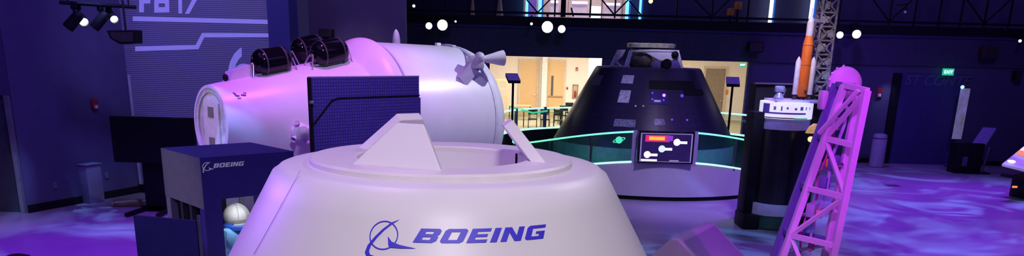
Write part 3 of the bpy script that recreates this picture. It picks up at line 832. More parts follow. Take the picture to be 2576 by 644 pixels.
plate('bay_frame', [(1584, 126), (1640, 124), (1702, 126), (1702, 130), (1640, 129), (1584, 131)], -1.02)
plate('gusset_plate', [(1620, 179), (1622, 174), (1640, 173), (1646, 151), (1652, 151), (1660, 152), (1662, 178), (1652, 178), (1651, 160), (1647, 178)], -1.1, .06, mat('bay_violet', (.25, .16, .5), .45))
plate('gusset_plate', [(1684, 152), (1706, 152), (1716, 178), (1690, 180)], -1.1, .06, mat('bay_violet', (.25, .16, .5), .45))
g = op(1673, 163, -1.15)
MB().lathe([(.12, 0), (.13, .25), (.10, .3), (.01, .3)], g, (0, -1, .1), 20, True).build('mortar_tube', m_black, orion)
for px, py, r in ((1600, 155, .2), (1622, 152, .2), (1610, 138, .15)):
    MB().ball(op(px, py, -.82), r, 14, 8, (1, .6, 1)).build('parachute_bag', mat('bag_olive', (.10, .10, .07), .7, var=.4), orion)
MB().ball(op(1698, 138, -1.0), .1, 12, 8).build('bay_sensor', m_black, orion)
MB().box(op(1738, 174, -.6), (.2, .2, .05), .4, .01).build('shoulder_vent', mat('pale_vent', (.6, .55, .62), .5), orion)
MB().lathe([(2.0, 0), (2.0, .3), (1.0, .5)], OC, (0, 0, 1), 48, True).build('capsule_pedestal', m_black, orion)

# platform: saddle shaped ring wall with a green-lit glass railing
RR = 3.72
def zt_ring(a): return 1.335 + .355 * math.cos(2 * a)
def zb_ring(a): return zt_ring(a) - .75
def rp_(a, z, r=RR): return Vector((OC.x + r * math.sin(a), OC.y - r * math.cos(a), z))
rail = thing('platform_railing', 'curved white platform wall with green-lit glass railing around the black capsule', 'railing', (OC.x, OC.y, 0))
def ringstrip(name, fa, fb, r_out, r_in, m, a0=-PI, a1=PI, n=128, par=None):
    mb = MB(); vs = []; fs = []
    closed = abs(a1 - a0 - 2 * PI) < 1e-6
    for k in range(n + 1):
        a = a0 + (a1 - a0) * k / n
        vs += [rp_(a, fa(a), r_out), rp_(a, fb(a), r_out), rp_(a, fb(a), r_in), rp_(a, fa(a), r_in)]
        if k:
            b_ = 4 * k; c_ = b_ - 4
            fs += [(c_ + j, b_ + j, b_ + (j + 1) % 4, c_ + (j + 1) % 4) for j in range(4)]
    if not closed: fs += [(0, 1, 2, 3), tuple(4 * n + j for j in (3, 2, 1, 0))]
    mb.add(vs, fs)
    return mb.build(name, m, par or rail)
m_plat = mat('platform_white', (.62, .58, .66), .5, var=.03)
AE = 1.62
ringstrip('platform_wall', lambda a: .1, zb_ring, RR, RR - .08, m_plat, -AE, AE, 90)
ringstrip('toe_kick', lambda a: 0, lambda a: .1, RR - .04, RR - .1, m_black)
MB().lathe([(.5, .32), (RR - .09, .32)], OC, (0, 0, 1), 64, False).build('deck', mat('deck_green_dark', (.012, .02, .02), .6), rail)
# the screen takes the front centre; light strips run either side of it
SA0, SA1 = -.21, .19
segs = []
def even(z): return lambda a: z(a)
for q0_, q1_, cuts_ in ((SA1, AE, (SA1, .50, .85, 1.22, AE)), (-AE, SA0, (-AE, -1.22, -.85, -.50, SA0))):
    ringstrip('upper_light_strip', lambda a: zt_ring(a) - .03, lambda a: zt_ring(a) + .010, RR + .01, RR - .05, m_led, q0_ + .01, q1_ - .01, 60)
    ringstrip('lower_light_strip', lambda a: zb_ring(a) - .0, lambda a: zb_ring(a) + .04, RR + .012, RR - .06, m_ledw, q0_ + .01, q1_ - .01, 60)
    for a0, a1 in zip(cuts_[:-1], cuts_[1:]):
        ringstrip('glass_panel', lambda a: zb_ring(a) + .045, lambda a: zt_ring(a) - .035, RR - .015, RR - .025, m_glass, a0 + .012, a1 - .012, 14)
    for a in cuts_:
        p = rp_(a, 0, RR - .03); big = a in (SA0, SA1)
        MB().bar((p.x, p.y, zb_ring(a) - .06), (p.x, p.y, zt_ring(a) + .02), .11 if big else .045, .06, up=(math.sin(a), -math.cos(a), 0)).build('post', mat('post_lilac', (.45, .38, .6), .5) if big else m_dgrey, rail)
# rear railing, higher, set further out
rear = thing('rear_railing', 'green-lit glass railing on the raised deck behind the black capsule', 'railing', (OC.x, OC.y + 3.6, 0))
RQ = 4.15; zq0, zq1 = 1.06, 1.72
RA0, RA1 = 1.70, 2 * PI - 1.70
ringstrip('rear_wall', lambda a: 0, lambda a: zq0, RQ, RQ - .08, mat('rear_wall_dark', (.01, .016, .018), .6), RA0, RA1, 70, rear)
ringstrip('upper_light_strip', lambda a: zq1 - .03, lambda a: zq1 + .015, RQ, RQ - .05, m_ledw, RA0, RA1, 70, rear)
ringstrip('lower_light_strip', lambda a: zq0, lambda a: zq0 + .05, RQ + .01, RQ - .06, m_ledw, RA0, RA1, 70, rear)
cuts_ = [RA0 + (RA1 - RA0) * k / 8 for k in range(9)]
for a0, a1 in zip(cuts_[:-1], cuts_[1:]): ringstrip('glass_panel', lambda a: zq0 + .05, lambda a: zq1 - .035, RQ - .02, RQ - .03, glass_mat('rear_glass', (.86, .95, .93), .04), a0 + .012, a1 - .012, 10, rear)
for a in cuts_:
    p = rp_(a, 0, RQ - .03)
    MB().bar((p.x, p.y, zq0 - .05), (p.x, p.y, zq1 + .03), .11, .06, up=(math.sin(a), -math.cos(a), 0)).build('post', mat('post_slate', (.22, .22, .36), .5), rear)
ia, ib, ic_ = at(1283, 268, 25.4), at(1340, 284, 24.9), at(1377, 279, 25.4)
for p_, q_ in ((ia, ib), (ib, ic_)): MB().bar(p_, q_, .03, .05).build('inner_light_strip', mat('green_led_dim', (.1, .7, .4), .4, emit=.9, ecol=(.05, .6, .3)), rear)
ringstrip('mid_post_trim', lambda a: zb_ring(a) - .0, lambda a: zb_ring(a) + .02, RR, RR - .05, m_plat, SA0, SA1, 12)
# planet emblem on the glass
pe = rp_(-.255 - .06, (zt_ring(.3) + zb_ring(.3)) / 2 + .20, RR + .0)
m_planet = mat('planet_green', (.1, .8, .5), .4, emit=.8, ecol=(.08, .8, .4))
ea = -.31; et_ = Vector((math.cos(ea), math.sin(ea), 0))
pc_ = rp_(ea, zt_ring(ea) - .19, RR + .006)
vs, fs = fill2d([arc(0, 0, .085, 0, 2 * PI, 20)[:-1]])
MB().add([pc_ + et_ * x + up * y for x, y in vs], fs).build('planet_emblem', m_planet, rail, smooth=False)
el = lambda rx, ry: [(x * math.cos(.35) - y * math.sin(.35), x * math.sin(.35) + y * math.cos(.35)) for x, y in [(rx * math.cos(2 * PI * k / 28), ry * math.sin(2 * PI * k / 28)) for k in range(28)]]
vs, fs = fill2d([el(.16, .05), el(.13, .032)])
MB().add([pc_ + et_ * x + up * y + Vector((0, -.004, 0)) for x, y in vs], fs).build('planet_ring', m_planet, rail, smooth=False)

# touch screen on the front of the platform
sc_c = rp_((SA0 + SA1) / 2 + .0, 0, RR + .07)
zs0, zs1 = zb_ring(0) - .02, zt_ring(0) - .0
sw = 2 * RR * math.sin((SA1 - SA0) / 2) - .14
scr = thing('information_screen', 'lit information screen with orange banner and white icons on the platform front', 'screen', (sc_c.x, sc_c.y, zs0))
MB().box((sc_c.x, sc_c.y + .04, (zs0 + zs1) / 2), (sw, .12, zs1 - zs0), 0, .015).build('bezel', m_blackg, scr)
fy = sc_c.y - .026; cxs = sc_c.x; czs = (zs0 + zs1) / 2; hw = sw / 2 - .05; hh = (zs1 - zs0) / 2 - .045
m_disp = mat('display_violet', (.03, .018, .08), .3, emit=.22, ecol=(.055, .025, .22), var=.3, scale=3)
MB().box((cxs, fy + .004, czs), (hw * 2, .012, hh * 2)).build('display', m_disp, scr, smooth=False)
def dq(name, x0, y0, x1, y1, m, o=.006):   # normalised 0..1 on the display, y up
    return MB().box((cxs - hw + (x0 + x1) * hw, fy - o, czs - hh + (y0 + y1) * hh), ((x1 - x0) * 2 * hw, .006, (y1 - y0) * 2 * hh)).build(name, m, scr, smooth=False)
m_ic = mat('icon_white', (.9, .9, .95), .4, emit=1.0, ecol=(.9, .9, 1))
dq('banner', .09, .70, .56, .93, mat('banner_magenta', (.6, .05, .2), .4, emit=.8, ecol=(.75, .02, .13)))
dq('banner_text', .16, .76, .46, .88, mat('banner_orange', (1, .5, .05), .4, emit=1.1, ecol=(1, .42, .02)), .012)
dq('banner_tag', .50, .74, .62, .92, mat('banner_purple', (.4, .1, .6), .4, emit=.5, ecol=(.3, .05, .5)), .012)
for ix, iy in ((.145, .25), (.42, .46), (.70, .70)):
    cx_ = cxs - hw + ix * 2 * hw; cz_ = czs - hh + iy * 2 * hh
    vs, fs = fill2d([arc(0, 0, .085, 0, 2 * PI, 10)[:-1]])
    ic = MB().add([(cx_ + x, fy - .012, cz_ + y) for x, y in vs], fs).build('icon', m_ic if iy != .46 else mat('icon_pale_blue', (.7, .85, .95), .4, emit=.9, ecol=(.65, .8, 1)), scr, smooth=False)
    MB().box((cx_ + .16, fy - .012, cz_ - .005), (.17, .006, .06)).build('icon_bar', m_ic, ic, smooth=False)
dq('caption', .03, .025, .34, .09, m_ic, .012)
dq('caption', .58, .03, .76, .075, mat('caption_dim', (.4, .4, .5), .4, emit=.4))
m_fr = mat('frame_line', (.45, .4, .6), .4, emit=.25, ecol=(.45, .4, .65))
for n_, q in (('display_border', (.0, .97, 1, 1.0)), ('display_border', (0, 0, .025, 1)), ('display_border', (.975, 0, 1, 1)), ('display_border', (0, 0, 1, .02))): dq(n_, *q, m_fr, .009)

# reader poles behind the railing
def reader(px, ptop, pfoot, Y, label, tilt):
    c = at(px, ptop, Y)
    t = thing('reader_post', label, 'reader post', (c.x, Y, .32), 'reader posts on the capsule platform')
    MB().tube((c.x, Y, .32), (c.x, Y, c.z), .035, None, 12).build('post', m_black, t)
    MB().lathe([(.16, .32), (.16, .34), (.05, .37)], (c.x, Y, 0), (0, 0, 1), 20).build('base', m_black, t)
    e = Vector((math.cos(tilt), math.sin(tilt), 0)); n = Vector((-e.y, e.x, 0))
    p0 = c - e * .19 - n * .12 + up * -.06; p1 = c + e * .19 - n * .12 + up * -.06; p2 = c + e * .19 + n * .16 + up * .13; p3 = c - e * .19 + n * .16 + up * .13
    MB().hexa([p0 - up * .08, p1 - up * .08, p2 - up * .08, p3 - up * .08, p0, p1, p2, p3]).build('housing', m_black, t, smooth=False)
    MB().hexa([p + up * .002 for p in (p0, p1, p2, p3)] + [p + up * .012 for p in (p0, p1, p2, p3)]).build('reader_panel', mat('reader_violet', (.25, .16, .62), .4, emit=.08, ecol=(.3, .18, .8)), t, smooth=False)
    return t
reader(1291, 197, 330, 24.4, 'black reader post with tilted violet panel left of the black capsule', .35)
reader(1844, 206, 332, 24.4, 'black reader post with tilted violet panel right of the black capsule', -.1)

# ================================================================== navy display kiosk with a space suit
F = at(503, 397, 8.2); zk_ = F.z
ku = Vector((.72, .694, 0)).normalized(); kv = Vector((-ku.y, ku.x, 0)); F = Vector((F.x, F.y, 0))
KU, KV = 1.06, 1.04; zh = at(503, 527, 8.2).z; zw = at(548, 501, 8.33).z
def kp(u_, v_, z): return F + ku * u_ + kv * v_ + up * z
def kbox(mb, u0, u1, v0, v1, z0_, z1_):
    return mb.hexa([kp(u0, v0, z0_), kp(u1, v0, z0_), kp(u1, v1, z0_), kp(u0, v1, z0_), kp(u0, v0, z1_), kp(u1, v0, z1_), kp(u1, v1, z1_), kp(u0, v1, z1_)])
kc = kp(KU / 2, KV / 2, 0)
kiosk = thing('display_kiosk', 'navy display kiosk with grey side, small white lettering and space suit window', 'display kiosk', kc)
kbox(MB(), .0, KU, .0, KV, zw, zk_).build('header_box', m_navy, kiosk, smooth=False)
kbox(MB(), -.006, .0, .0, KV, zh, zk_ - .004).build('side_panel', mat('kiosk_grey', (.27, .26, .27), .7, var=.08), kiosk, smooth=False)
kbox(MB(), .0, .19, .0, .12, .0, zw).build('front_column', m_navy, kiosk, smooth=False)
kbox(MB(), KU - .12, KU, .0, .12, .0, zw).build('front_column', m_navy, kiosk, smooth=False)
kbox(MB(), .0, .10, KV - .12, KV, .0, zw).build('rear_post', m_grey, kiosk, smooth=False)
kbox(MB(), .08, .10, .13, KV - .12, .12, zw).build('inner_partition', m_black, kiosk, smooth=False)
kbox(MB(), .0, .05, .34, .40, .0, zw).build('side_post', m_dgrey, kiosk, smooth=False)
kbox(MB(), .0, .05, .58, .64, .0, zw).build('side_post', m_dgrey, kiosk, smooth=False)
kbox(MB(), .0, KU, .0, KV, .0, .12).build('plinth', m_black, kiosk, smooth=False)
bk = mat('kiosk_back_violet', (.42, .34, .62), .6)
kbox(MB(), .1, KU, KV - .04, KV, .12, zw).build('back_panel', bk, kiosk, smooth=False)
for u_ in (.22, .40, .62, .84): kbox(MB(), u_, u_ + .045, KV - .08, KV - .04, .12, zw).build('back_rib', mat('rib_grey', (.3, .28, .33), .5) if u_ not in (.22, .62) else m_black, kiosk, smooth=False)
kbox(MB(), KU - .03, KU, .12, KV, .12, zw).build('far_panel', m_navy, kiosk, smooth=False)
kbox(MB(), .19, KU - .12, .05, .056, .12, zw).build('window_glass', m_clearglass, kiosk, smooth=False)
# lettering on the header
ls = .045
(gl, W2) = boeing_word(.35, .2, 0)
zl_ = at(540, 424, 8.25).z
for vs, fs in gl: MB().add([kp(.13 + x * ls * 1.0, -.004, zl_ + y * ls) for x, y in vs], fs).build('logo_letter', m_logow, kiosk, smooth=False)
def ks(loops):
    vs, fs = fill2d(loops); MB().add([kp(.065 + x * ls * 1.1, -.004, zl_ + .02 + y * ls) for x, y in vs], fs).build('logo_symbol', m_logow, kiosk, smooth=False)
ks([arc(0, 0, 1.0, PI * .3, PI * 1.75, 30) + arc(0, 0, .84, PI * .3, PI * 1.75, 30)[::-1]])
ks([[(.3, -.1), (.62, -.42), (1.5, -.7), (.5, -.8)]]); ks([[(1.0, 1.15), (-.1, .3), (-.8, -.8), (-.7, -1.4), (-1.05, -1.2), (-.9, -.5), (-.2, .5)]])

# blue space suit standing inside (suit on a stand)
suit_c = kp(KU * .50, KV * .5, 0)
sc0 = at(594, 540, 9.0); suit_c = Vector((sc0.x, sc0.y, 0))
suit = thing('space_suit', 'pale blue space suit with white hood and navy collar inside the navy kiosk', 'space suit', (suit_c.x, suit_c.y, .12))
zhm = at(596, 512, 9.0).z
fwd = (ku * .35 - kv * .94).normalized(); lat = Vector((-fwd.y, fwd.x, 0))   # facing the window
def sp(f, l, z): return suit_c + fwd * f + lat * l + up * z
sh = zhm - .315
nodes = {'pel': (0, 0, sh - .52, .15), 'wst': (0, 0, sh - .36, .14), 'cst': (.01, 0, sh - .12, .165), 'nek': (0, 0, sh + .06, .085),
 'sl': (0, .20, sh - .02, .085), 'el': (.02, .26, sh - .30, .065), 'hl': (.12, .24, sh - .52, .05),
 'sr': (0, -.20, sh - .02, .085), 'er': (.02, -.26, sh - .30, .065), 'hr': (.12, -.24, sh - .52, .05),
 'ql': (.0, .10, sh - .62, .11), 'kl': (.02, .11, sh - .88, .08), 'fl': (0, .11, .24, .065), 'qr': (0, -.10, sh - .62, .11), 'kr': (.02, -.11, sh - .88, .08), 'fr': (0, -.11, .24, .065)}
ed = [('pel', 'wst'), ('wst', 'cst'), ('cst', 'nek'), ('cst', 'sl'), ('sl', 'el'), ('el', 'hl'), ('cst', 'sr'), ('sr', 'er'), ('er', 'hr'), ('pel', 'ql'), ('ql', 'kl'), ('kl', 'fl'), ('pel', 'qr'), ('qr', 'kr'), ('kr', 'fr')]
def skin(name, nodes, ed, m, root, parent):
    ks_ = list(nodes); off = wloc(parent)
    me = bpy.data.meshes.new(name); me.from_pydata([tuple(sp(*nodes[k][:3]) - off) for k in ks_], [(ks_.index(a), ks_.index(b_)) for a, b_ in ed], [])
    o = bpy.data.objects.new(name, me); col.objects.link(o); o.parent = parent
    o.modifiers.new('skin', 'SKIN'); o.modifiers.new('smooth', 'SUBSURF').levels = 2
    o.modifiers['smooth'].render_levels = 2; o.modifiers['skin'].use_smooth_shade = True
    for i, k in enumerate(ks_): me.skin_vertices[0].data[i].radius = (nodes[k][3],) * 2; me.skin_vertices[0].data[i].use_root = (k == root)
    me.materials.append(m); return o
m_suit = mat('suit_blue', (.22, .50, .92), .75, var=.2, scale=14, bump=.3)
body = skin('suit_body', nodes, ed, m_suit, 'pel', suit)
m_glove = mat('glove_black', (.03, .03, .04), .6)
for s_ in (1, -1):
    gn = {'w': (.12, s_ * .24, sh - .51, .034), 'p': (.15, s_ * .24, sh - .59, .036)}
    ge = [('w', 'p')]
    for i in range(4):
        y = s_ * (.24 + (i - 1.5) * .022); ln = (.07, .08, .078, .06)[i]
        gn['a%d' % i] = (.165, y, sh - .625, .0105); gn['b%d' % i] = (.175, y, sh - .625 - ln * .6, .0095); gn['c%d' % i] = (.165, y, sh - .625 - ln, .008)
        ge += [('p', 'a%d' % i), ('a%d' % i, 'b%d' % i), ('b%d' % i, 'c%d' % i)]
    gn['t0'] = (.16, s_ * .195, sh - .58, .012); gn['t1'] = (.185, s_ * .185, sh - .62, .010); ge += [('p', 't0'), ('t0', 't1')]
    skin('glove', gn, ge, m_glove, 'p', suit)
    bt_ = MB(); bt_.lathe([(.075, .24), (.08, .18), (.06, .13)], sp(.0, s_ * .11, 0), (0, 0, 1), 16, True); bt_.box(sp(.06, s_ * .11, .16), (.24, .10, .08), math.atan2(fwd.y, fwd.x), .03); bt_.build('boot', m_glove, suit)
hc = sp(.0, 0, zhm - .145)
hd = MB().ball(hc, .145, 28, 18, (1.0, 1.0, 1.0)); hd.build('hood', mat('hood_white', (.62, .60, .57), .7, var=.08, scale=20, bump=.2), suit)
mb = MB(); pr = []
vz = MB().lathe([(.12, -.02), (.1475, -.015), (.1475, .02), (.13, .025)], hc + up * -.045, (0, 0, 1), 32, False, -1.15, 1.15, fwd); vz.build('visor_band', mat('visor_dark', (.30, .28, .24), .3), suit)
vz = MB().lathe([(.12, -.05), (.151, -.045), (.151, .01), (.12, .015)], hc + up * -.075, (0, 0, 1), 32, False, -1.0, 1.0, fwd); vz.build('visor_trim', mat('hood_trim', (.75, .73, .68), .6), suit)
for a_ in (-.62, 0, .62):
    q = [hc + (lat * math.sin(a_) * math.sin(b_ * PI / 12) + fwd * math.cos(a_) * math.sin(b_ * PI / 12)) * .147 + up * .147 * math.cos(b_ * PI / 12) for b_ in range(0, 8)]
    MB().path(q, .006, 6).build('hood_seam', mat('seam_grey', (.5, .48, .44), .7), suit)
MB().lathe([(.10, .0), (.15, .03), (.155, .07), (.13, .11), (.09, .12)], sp(0.01, 0, sh - .0), (0, 0, 1), 28, True).build('collar', mat('collar_navy', (.04, .16, .75), .6, var=.25, scale=16), suit)
MB().tube(sp(.08, .12, sh - .01), sp(.06, .34, sh + .01), .022, .02, 12).build('shoulder_hose', mat('hose_blue', (.06, .12, .85), .4, emit=.15, ecol=(.05, .1, 1)), suit)
MB().box(sp(.14, .1, sh - .26), (.12, .1, .2), math.atan2(fwd.y, fwd.x), .03).build('chest_unit', m_glove, suit)
MB().box(suit_c + up * .13, (.5, .4, .02)).build('stand', m_black, suit)

# navy board standing in front of the kiosk side, with a metal post
p0 = at(335, 542, 7.95); p1 = at(491, 540, 7.75)
brd = thing('navy_board', 'plain navy board standing in front of the grey kiosk side', 'board', ((p0.x + p1.x) / 2, (p0.y + p1.y) / 2, 0))
q0, q1 = Vector((p0.x, p0.y, 0)), Vector((p1.x, p1.y, 0)); e = (q1 - q0).normalized(); n_ = Vector((-e.y, e.x, 0))
MB().hexa([q0 + up * .06, q1 + up * .06, q1 + n_ * .04 + up * .06, q0 + n_ * .04 + up * .06, q0 + up * p0.z, q1 + up * p0.z, q1 + n_ * .04 + up * p0.z, q0 + n_ * .04 + up * p0.z]).build('panel', m_navyd, brd, smooth=False)
MB().bar(q1 + e * .02 + n_ * .02, q1 + e * .02 + n_ * .02 + up * (p0.z + .06), .024, .024).build('metal_post', m_steel, brd)
MB().box((q0 + q1) / 2 + up * .03 + n_ * .02, ((q1 - q0).length, .3, .06), math.atan2(e.y, e.x), .01).build('base', m_black, brd)

# ================================================================== left side: black display screen on stand, grey pedestal
Yt = 16.4
a = at(276, 291, Yt); c = at(482, 283, Yt - .1); zb_t = at(287, 407, Yt).z
tv = thing('display_screen', 'large black switched-off display screen on a floor stand by the ribbed wall', 'screen', ((a.x + c.x) / 2, Yt, 0))
tw = c.x - a.x
MB().box(((a.x + c.x) / 2, Yt, (a.z + zb_t) / 2), (tw, .09, a.z - zb_t), 0, .012).build('screen_body', m_black, tv)
MB().box(((a.x + c.x) / 2, Yt - .047, (a.z + zb_t) / 2 + .0), (tw - .05, .006, a.z - zb_t - .05)).build('screen_glass', mat('screen_black', (.004, .004, .006), .25), tv, smooth=False)
xs_ = at(378, 440, Yt).x
MB().box((xs_ + .02, Yt + .12, zb_t / 2 + .1), (.42, .08, zb_t + .2)).build('stand_column', m_black, tv)
for s_ in (-1, 1):
    MB().bar((xs_ + s_ * .22, Yt + .45, .05), (xs_ + s_ * .32, Yt - .55, .05), .08, .07).build('foot', m_black, tv)
MB().bar((xs_ - .3, Yt + .12, .08), (xs_ + .3, Yt + .12, .08), .08, .08).build('cross_bar', m_black, tv)
tag(MB().box((at(330, 488, 17.0).x, 17.1, .05), (.9, .35, .10), .15, .02).build('floor_box', mat('brown_box', (.28, .13, .08), .7)), 'low brown floor box beside the stand of the black display screen', 'box')
c = fl(229, 508)
zp = at(230, 413, c.y).z
MB_ = thing('grey_pedestal', 'square grey pedestal standing against the dark left wall', 'pedestal', c)
MB().box(c + up * (zp / 2), (.42, .38, zp), -.4, .01).build('pedestal_body', mat('pedestal_grey', (.24, .22, .29), .6), MB_)
MB().box(c + up * (zp + .01), (.48, .42, .02), -.4, .005).build('pedestal_top', mat('pedestal_top', (.26, .23, .34), .5), MB_)
for px, py in ((137, 466), (267, 441)):
    c = wall_left_pt(px, py)
    tag(MB().box(c - n2 * 0 + wn * .012, (.09, .024, .14), math.atan2(wn.y, wn.x) + PI / 2, .005).build('wall_outlet', mat('outlet_grey', (.17, .16, .2), .5)), 'pale wall outlet on the dark left wall, ' + ('left of the grey pedestal' if px < 200 else 'right of the grey pedestal'), 'outlet')

# ================================================================== rocket display stand on the right
YR = 16.6
RX = at(1962, 400, YR).x
zpan1 = at(1975, 255, YR).z; zpan0 = at(1975, 296, YR).z; zl1 = at(1970, 323, YR).z; zba1 = at(1945, 516, YR - .5).z; zba0 = at(1945, 545, YR - .5).z
stand = thing('rocket_stand', 'tall black curved display stand with lit white panel under the orange rocket', 'display stand', (RX, YR, 0))
sr = .50
MB().lathe([(sr, zba1), (sr, zl1)], (RX, YR, 0), (0, 0, 1), 48, True).build('curved_body', mat('stand_black', (.012, .012, .015), .3), stand)
MB().lathe([(sr + .0, zl1), (sr, zpan0)], (RX, YR, 0), (0, 0, 1), 48, True).build('lilac_band', mat('band_lilac', (.34, .29, .55), .5, emit=.08, ecol=(.35, .28, .7)), stand)
m_pan = mat('panel_lit_white', (.9, .86, .95), .4, emit=.75, ecol=(.85, .78, 1), var=.03)
MB().lathe([(sr + .02, zpan0), (sr + .02, zpan1)], (RX, YR, 0), (0, 0, 1), 48, True).build('lit_panel', m_pan, stand)
def cyl_patch(name, a0, a1, za_, zb2, m, r=sr + .026):
    mb = MB(); vs = []; fs = []
    for k in range(13):
        a = a0 + (a1 - a0) * k / 12
        vs += [(RX + r * math.sin(a), YR - r * math.cos(a), za_), (RX + r * math.sin(a), YR - r * math.cos(a), zb2)]
        if k: fs.append((2 * k - 2, 2 * k, 2 * k + 1, 2 * k - 1))
    return mb.add(vs, fs).build(name, m, stand)
dz = zpan1 - zpan0
cyl_patch('panel_picture', -1.2, .5, zpan0 + dz * .30, zpan0 + dz * .40, mat('print_violet', (.12, .08, .4), .4, emit=.15, ecol=(.1, .06, .5)))
cyl_patch('panel_picture', -1.2, .1, zpan0 + dz * .03, zpan0 + dz * .10, mat('print_brown', (.3, .22, .18), .4))
cyl_patch('panel_picture', .0, .62, zpan0 + dz * .0, zpan0 + dz * .09, mat('print_green', (.05, .6, .3), .4, emit=.4, ecol=(.05, .7, .3)))
cyl_patch('panel_picture', -1.3, -.95, zpan0 + dz * .35, zpan0 + dz * .9, mat('print_violet', (.12, .08, .4), .4))
random.seed(3)
for k in range(7):
    a = -.75 + k * .24 + random.uniform(-.05, .05)
    cyl_patch('panel_text', a, a + random.uniform(.05, .14), zpan0 + dz * random.uniform(.5, .6), zpan0 + dz * random.uniform(.68, .8), mat('print_grey', (.35, .3, .5), .5))
MB().lathe([(sr + .01, zba0), (sr + .01, zba1)], (RX - .05, YR, 0), (0, 0, 1), 48, True).build('base_band', mat('base_lilac', (.42, .38, .55), .5, emit=.07, ecol=(.4, .35, .6)), stand)
MB().lathe([(sr + .0, .03), (sr - .02, zba0)], (RX - .05, YR, 0), (0, 0, 1), 48, True).build('base_glow', mat('base_green', (.02, .05, .045), .4, emit=.015, ecol=(.05, .5, .3)), stand)
zs = at(1905, 212, YR + .1).z
for s_, zz, w_ in ((-1, at(1905, 280, YR).z, .24), (1, at(2035, 255, YR).z, .22)):
    x = RX + s_ * (sr + w_ / 2 - .04)
    MB().box((x, YR + .05, zz / 2), (w_, .5, zz), 0, .02).build('side_column', m_black, stand)
    MB().box((x - s_ * -.0, YR - .1, .15), (w_ + .1, .7, .3), 0, .03).build('side_foot', m_black, stand)
MB().box((at(1944, 212, YR + .9).x, YR + .7, zs / 2), (.95, .5, zs), 0, .01).build('rear_cabinet', m_black, stand)
MB().box((at(1942, 212, YR + .9).x, YR + .44, zs + .01), (1.0, .06, .03)).build('rear_trim', mat('rear_trim', (.12, .09, .14), .5), stand)
MB().box((RX + .1, YR, zpan1 + .02), (.9, .8, .05), 0, .01).build('stand_top', mat('stand_top', (.7, .62, .75), .5), stand)
# small pale model in front of the black cabinet
c = at(1958, 252, YR - .1)
t = thing('engine_model', 'small pale grey engine model standing left of the orange rocket', 'model', (c.x, YR - .1, zpan1 + .045))
h_ = at(1958, 216, YR - .1).z
z_0 = zpan1 + .045
MB().lathe([(.085, z_0), (.10, z_0 + .03), (.07, z_0 + .1), (.045, z_0 + (h_ - z_0) * .55)], (c.x, YR - .1, 0), (0, 0, 1), 20).build('engine_bell', mat('model_grey', (.55, .52, .6), .35, .3, var=.4, scale=16), t)
MB().box((c.x, YR - .1, z_0 + (h_ - z_0) * .78), (.17, .14, (h_ - z_0) * .44), 0, .015).build('engine_head', mat('model_grey', (.55, .52, .6), .35, .3), t)
MB().path([(c.x + .07, YR - .15, z_0 + .08), (c.x + .1, YR - .17, z_0 + .2), (c.x + .06, YR - .16, h_ - .04)], .012).build('feed_pipe', m_steel, t)

# orange rocket with white boosters
kx = at(2016, 200, YR - .05)
RXX = at(2014, 250, YR - .05).x + .015
def zz(py): return at(2025, py, YR - .05).z
zb0 = zpan1 + .045
rocket = thing('model_rocket', 'orange model rocket with white boosters standing on the black display stand', 'model rocket', (RXX, YR - .05, zb0))
o_ = (RXX, YR - .05, 0)
MB().lathe([(.098, zb0 + .06), (.098, zz(112)), (.092, zz(108)), (.066, zz(90))], o_, (0, 0, 1), 32, True).build('core_stage', m_orange, rocket)
MB().lathe([(.066, zz(90)), (.066, zz(58)), (.05, zz(50)), (.035, zz(44)), (.02, zz(40)), (.014, zz(33)), (.014, zz(22)), (.003, zz(17))], o_, (0, 0, 1), 28, True).build('upper_stage', mat('rocket_cream', (.75, .70, .66), .45), rocket)
for s_ in (-1, 1):
    x = RXX + s_ * .148
    b_ = MB().lathe([(.058, zb0 + .10), (.052, zb0 + .13), (.052, zz(156)), (.03, zz(148)), (.004, zz(142))], (x, YR - .05, 0), (0, 0, 1), 24, True).build('booster', mat('rocket_cream', (.75, .70, .66), .45), rocket)
    MB().lathe([(.05, zb0), (.03, zb0 + .10)], (x, YR - .05, 0), (0, 0, 1), 16, True).build('booster_nozzle', m_dgrey, b_)
for dx in (-.04, .04):
    MB().lathe([(.032, zb0), (.015, zb0 + .07)], (RXX + dx, YR - .05, 0), (0, 0, 1), 12, True).build('engine', m_dgrey, rocket)
MB().box((RXX + .03, YR - .15, zz(230)), (.05, .01, .05)).build('core_marking', m_dgrey, rocket, smooth=False)
for py in (115, 165):
    MB().lathe([(.0985, zz(py)), (.1, zz(py) + .003), (.1, zz(py) + .015), (.0985, zz(py) + .018)], o_, (0, 0, 1), 32, False).build('stage_band', mat('band_brown', (.5, .1, .02), .6), rocket)

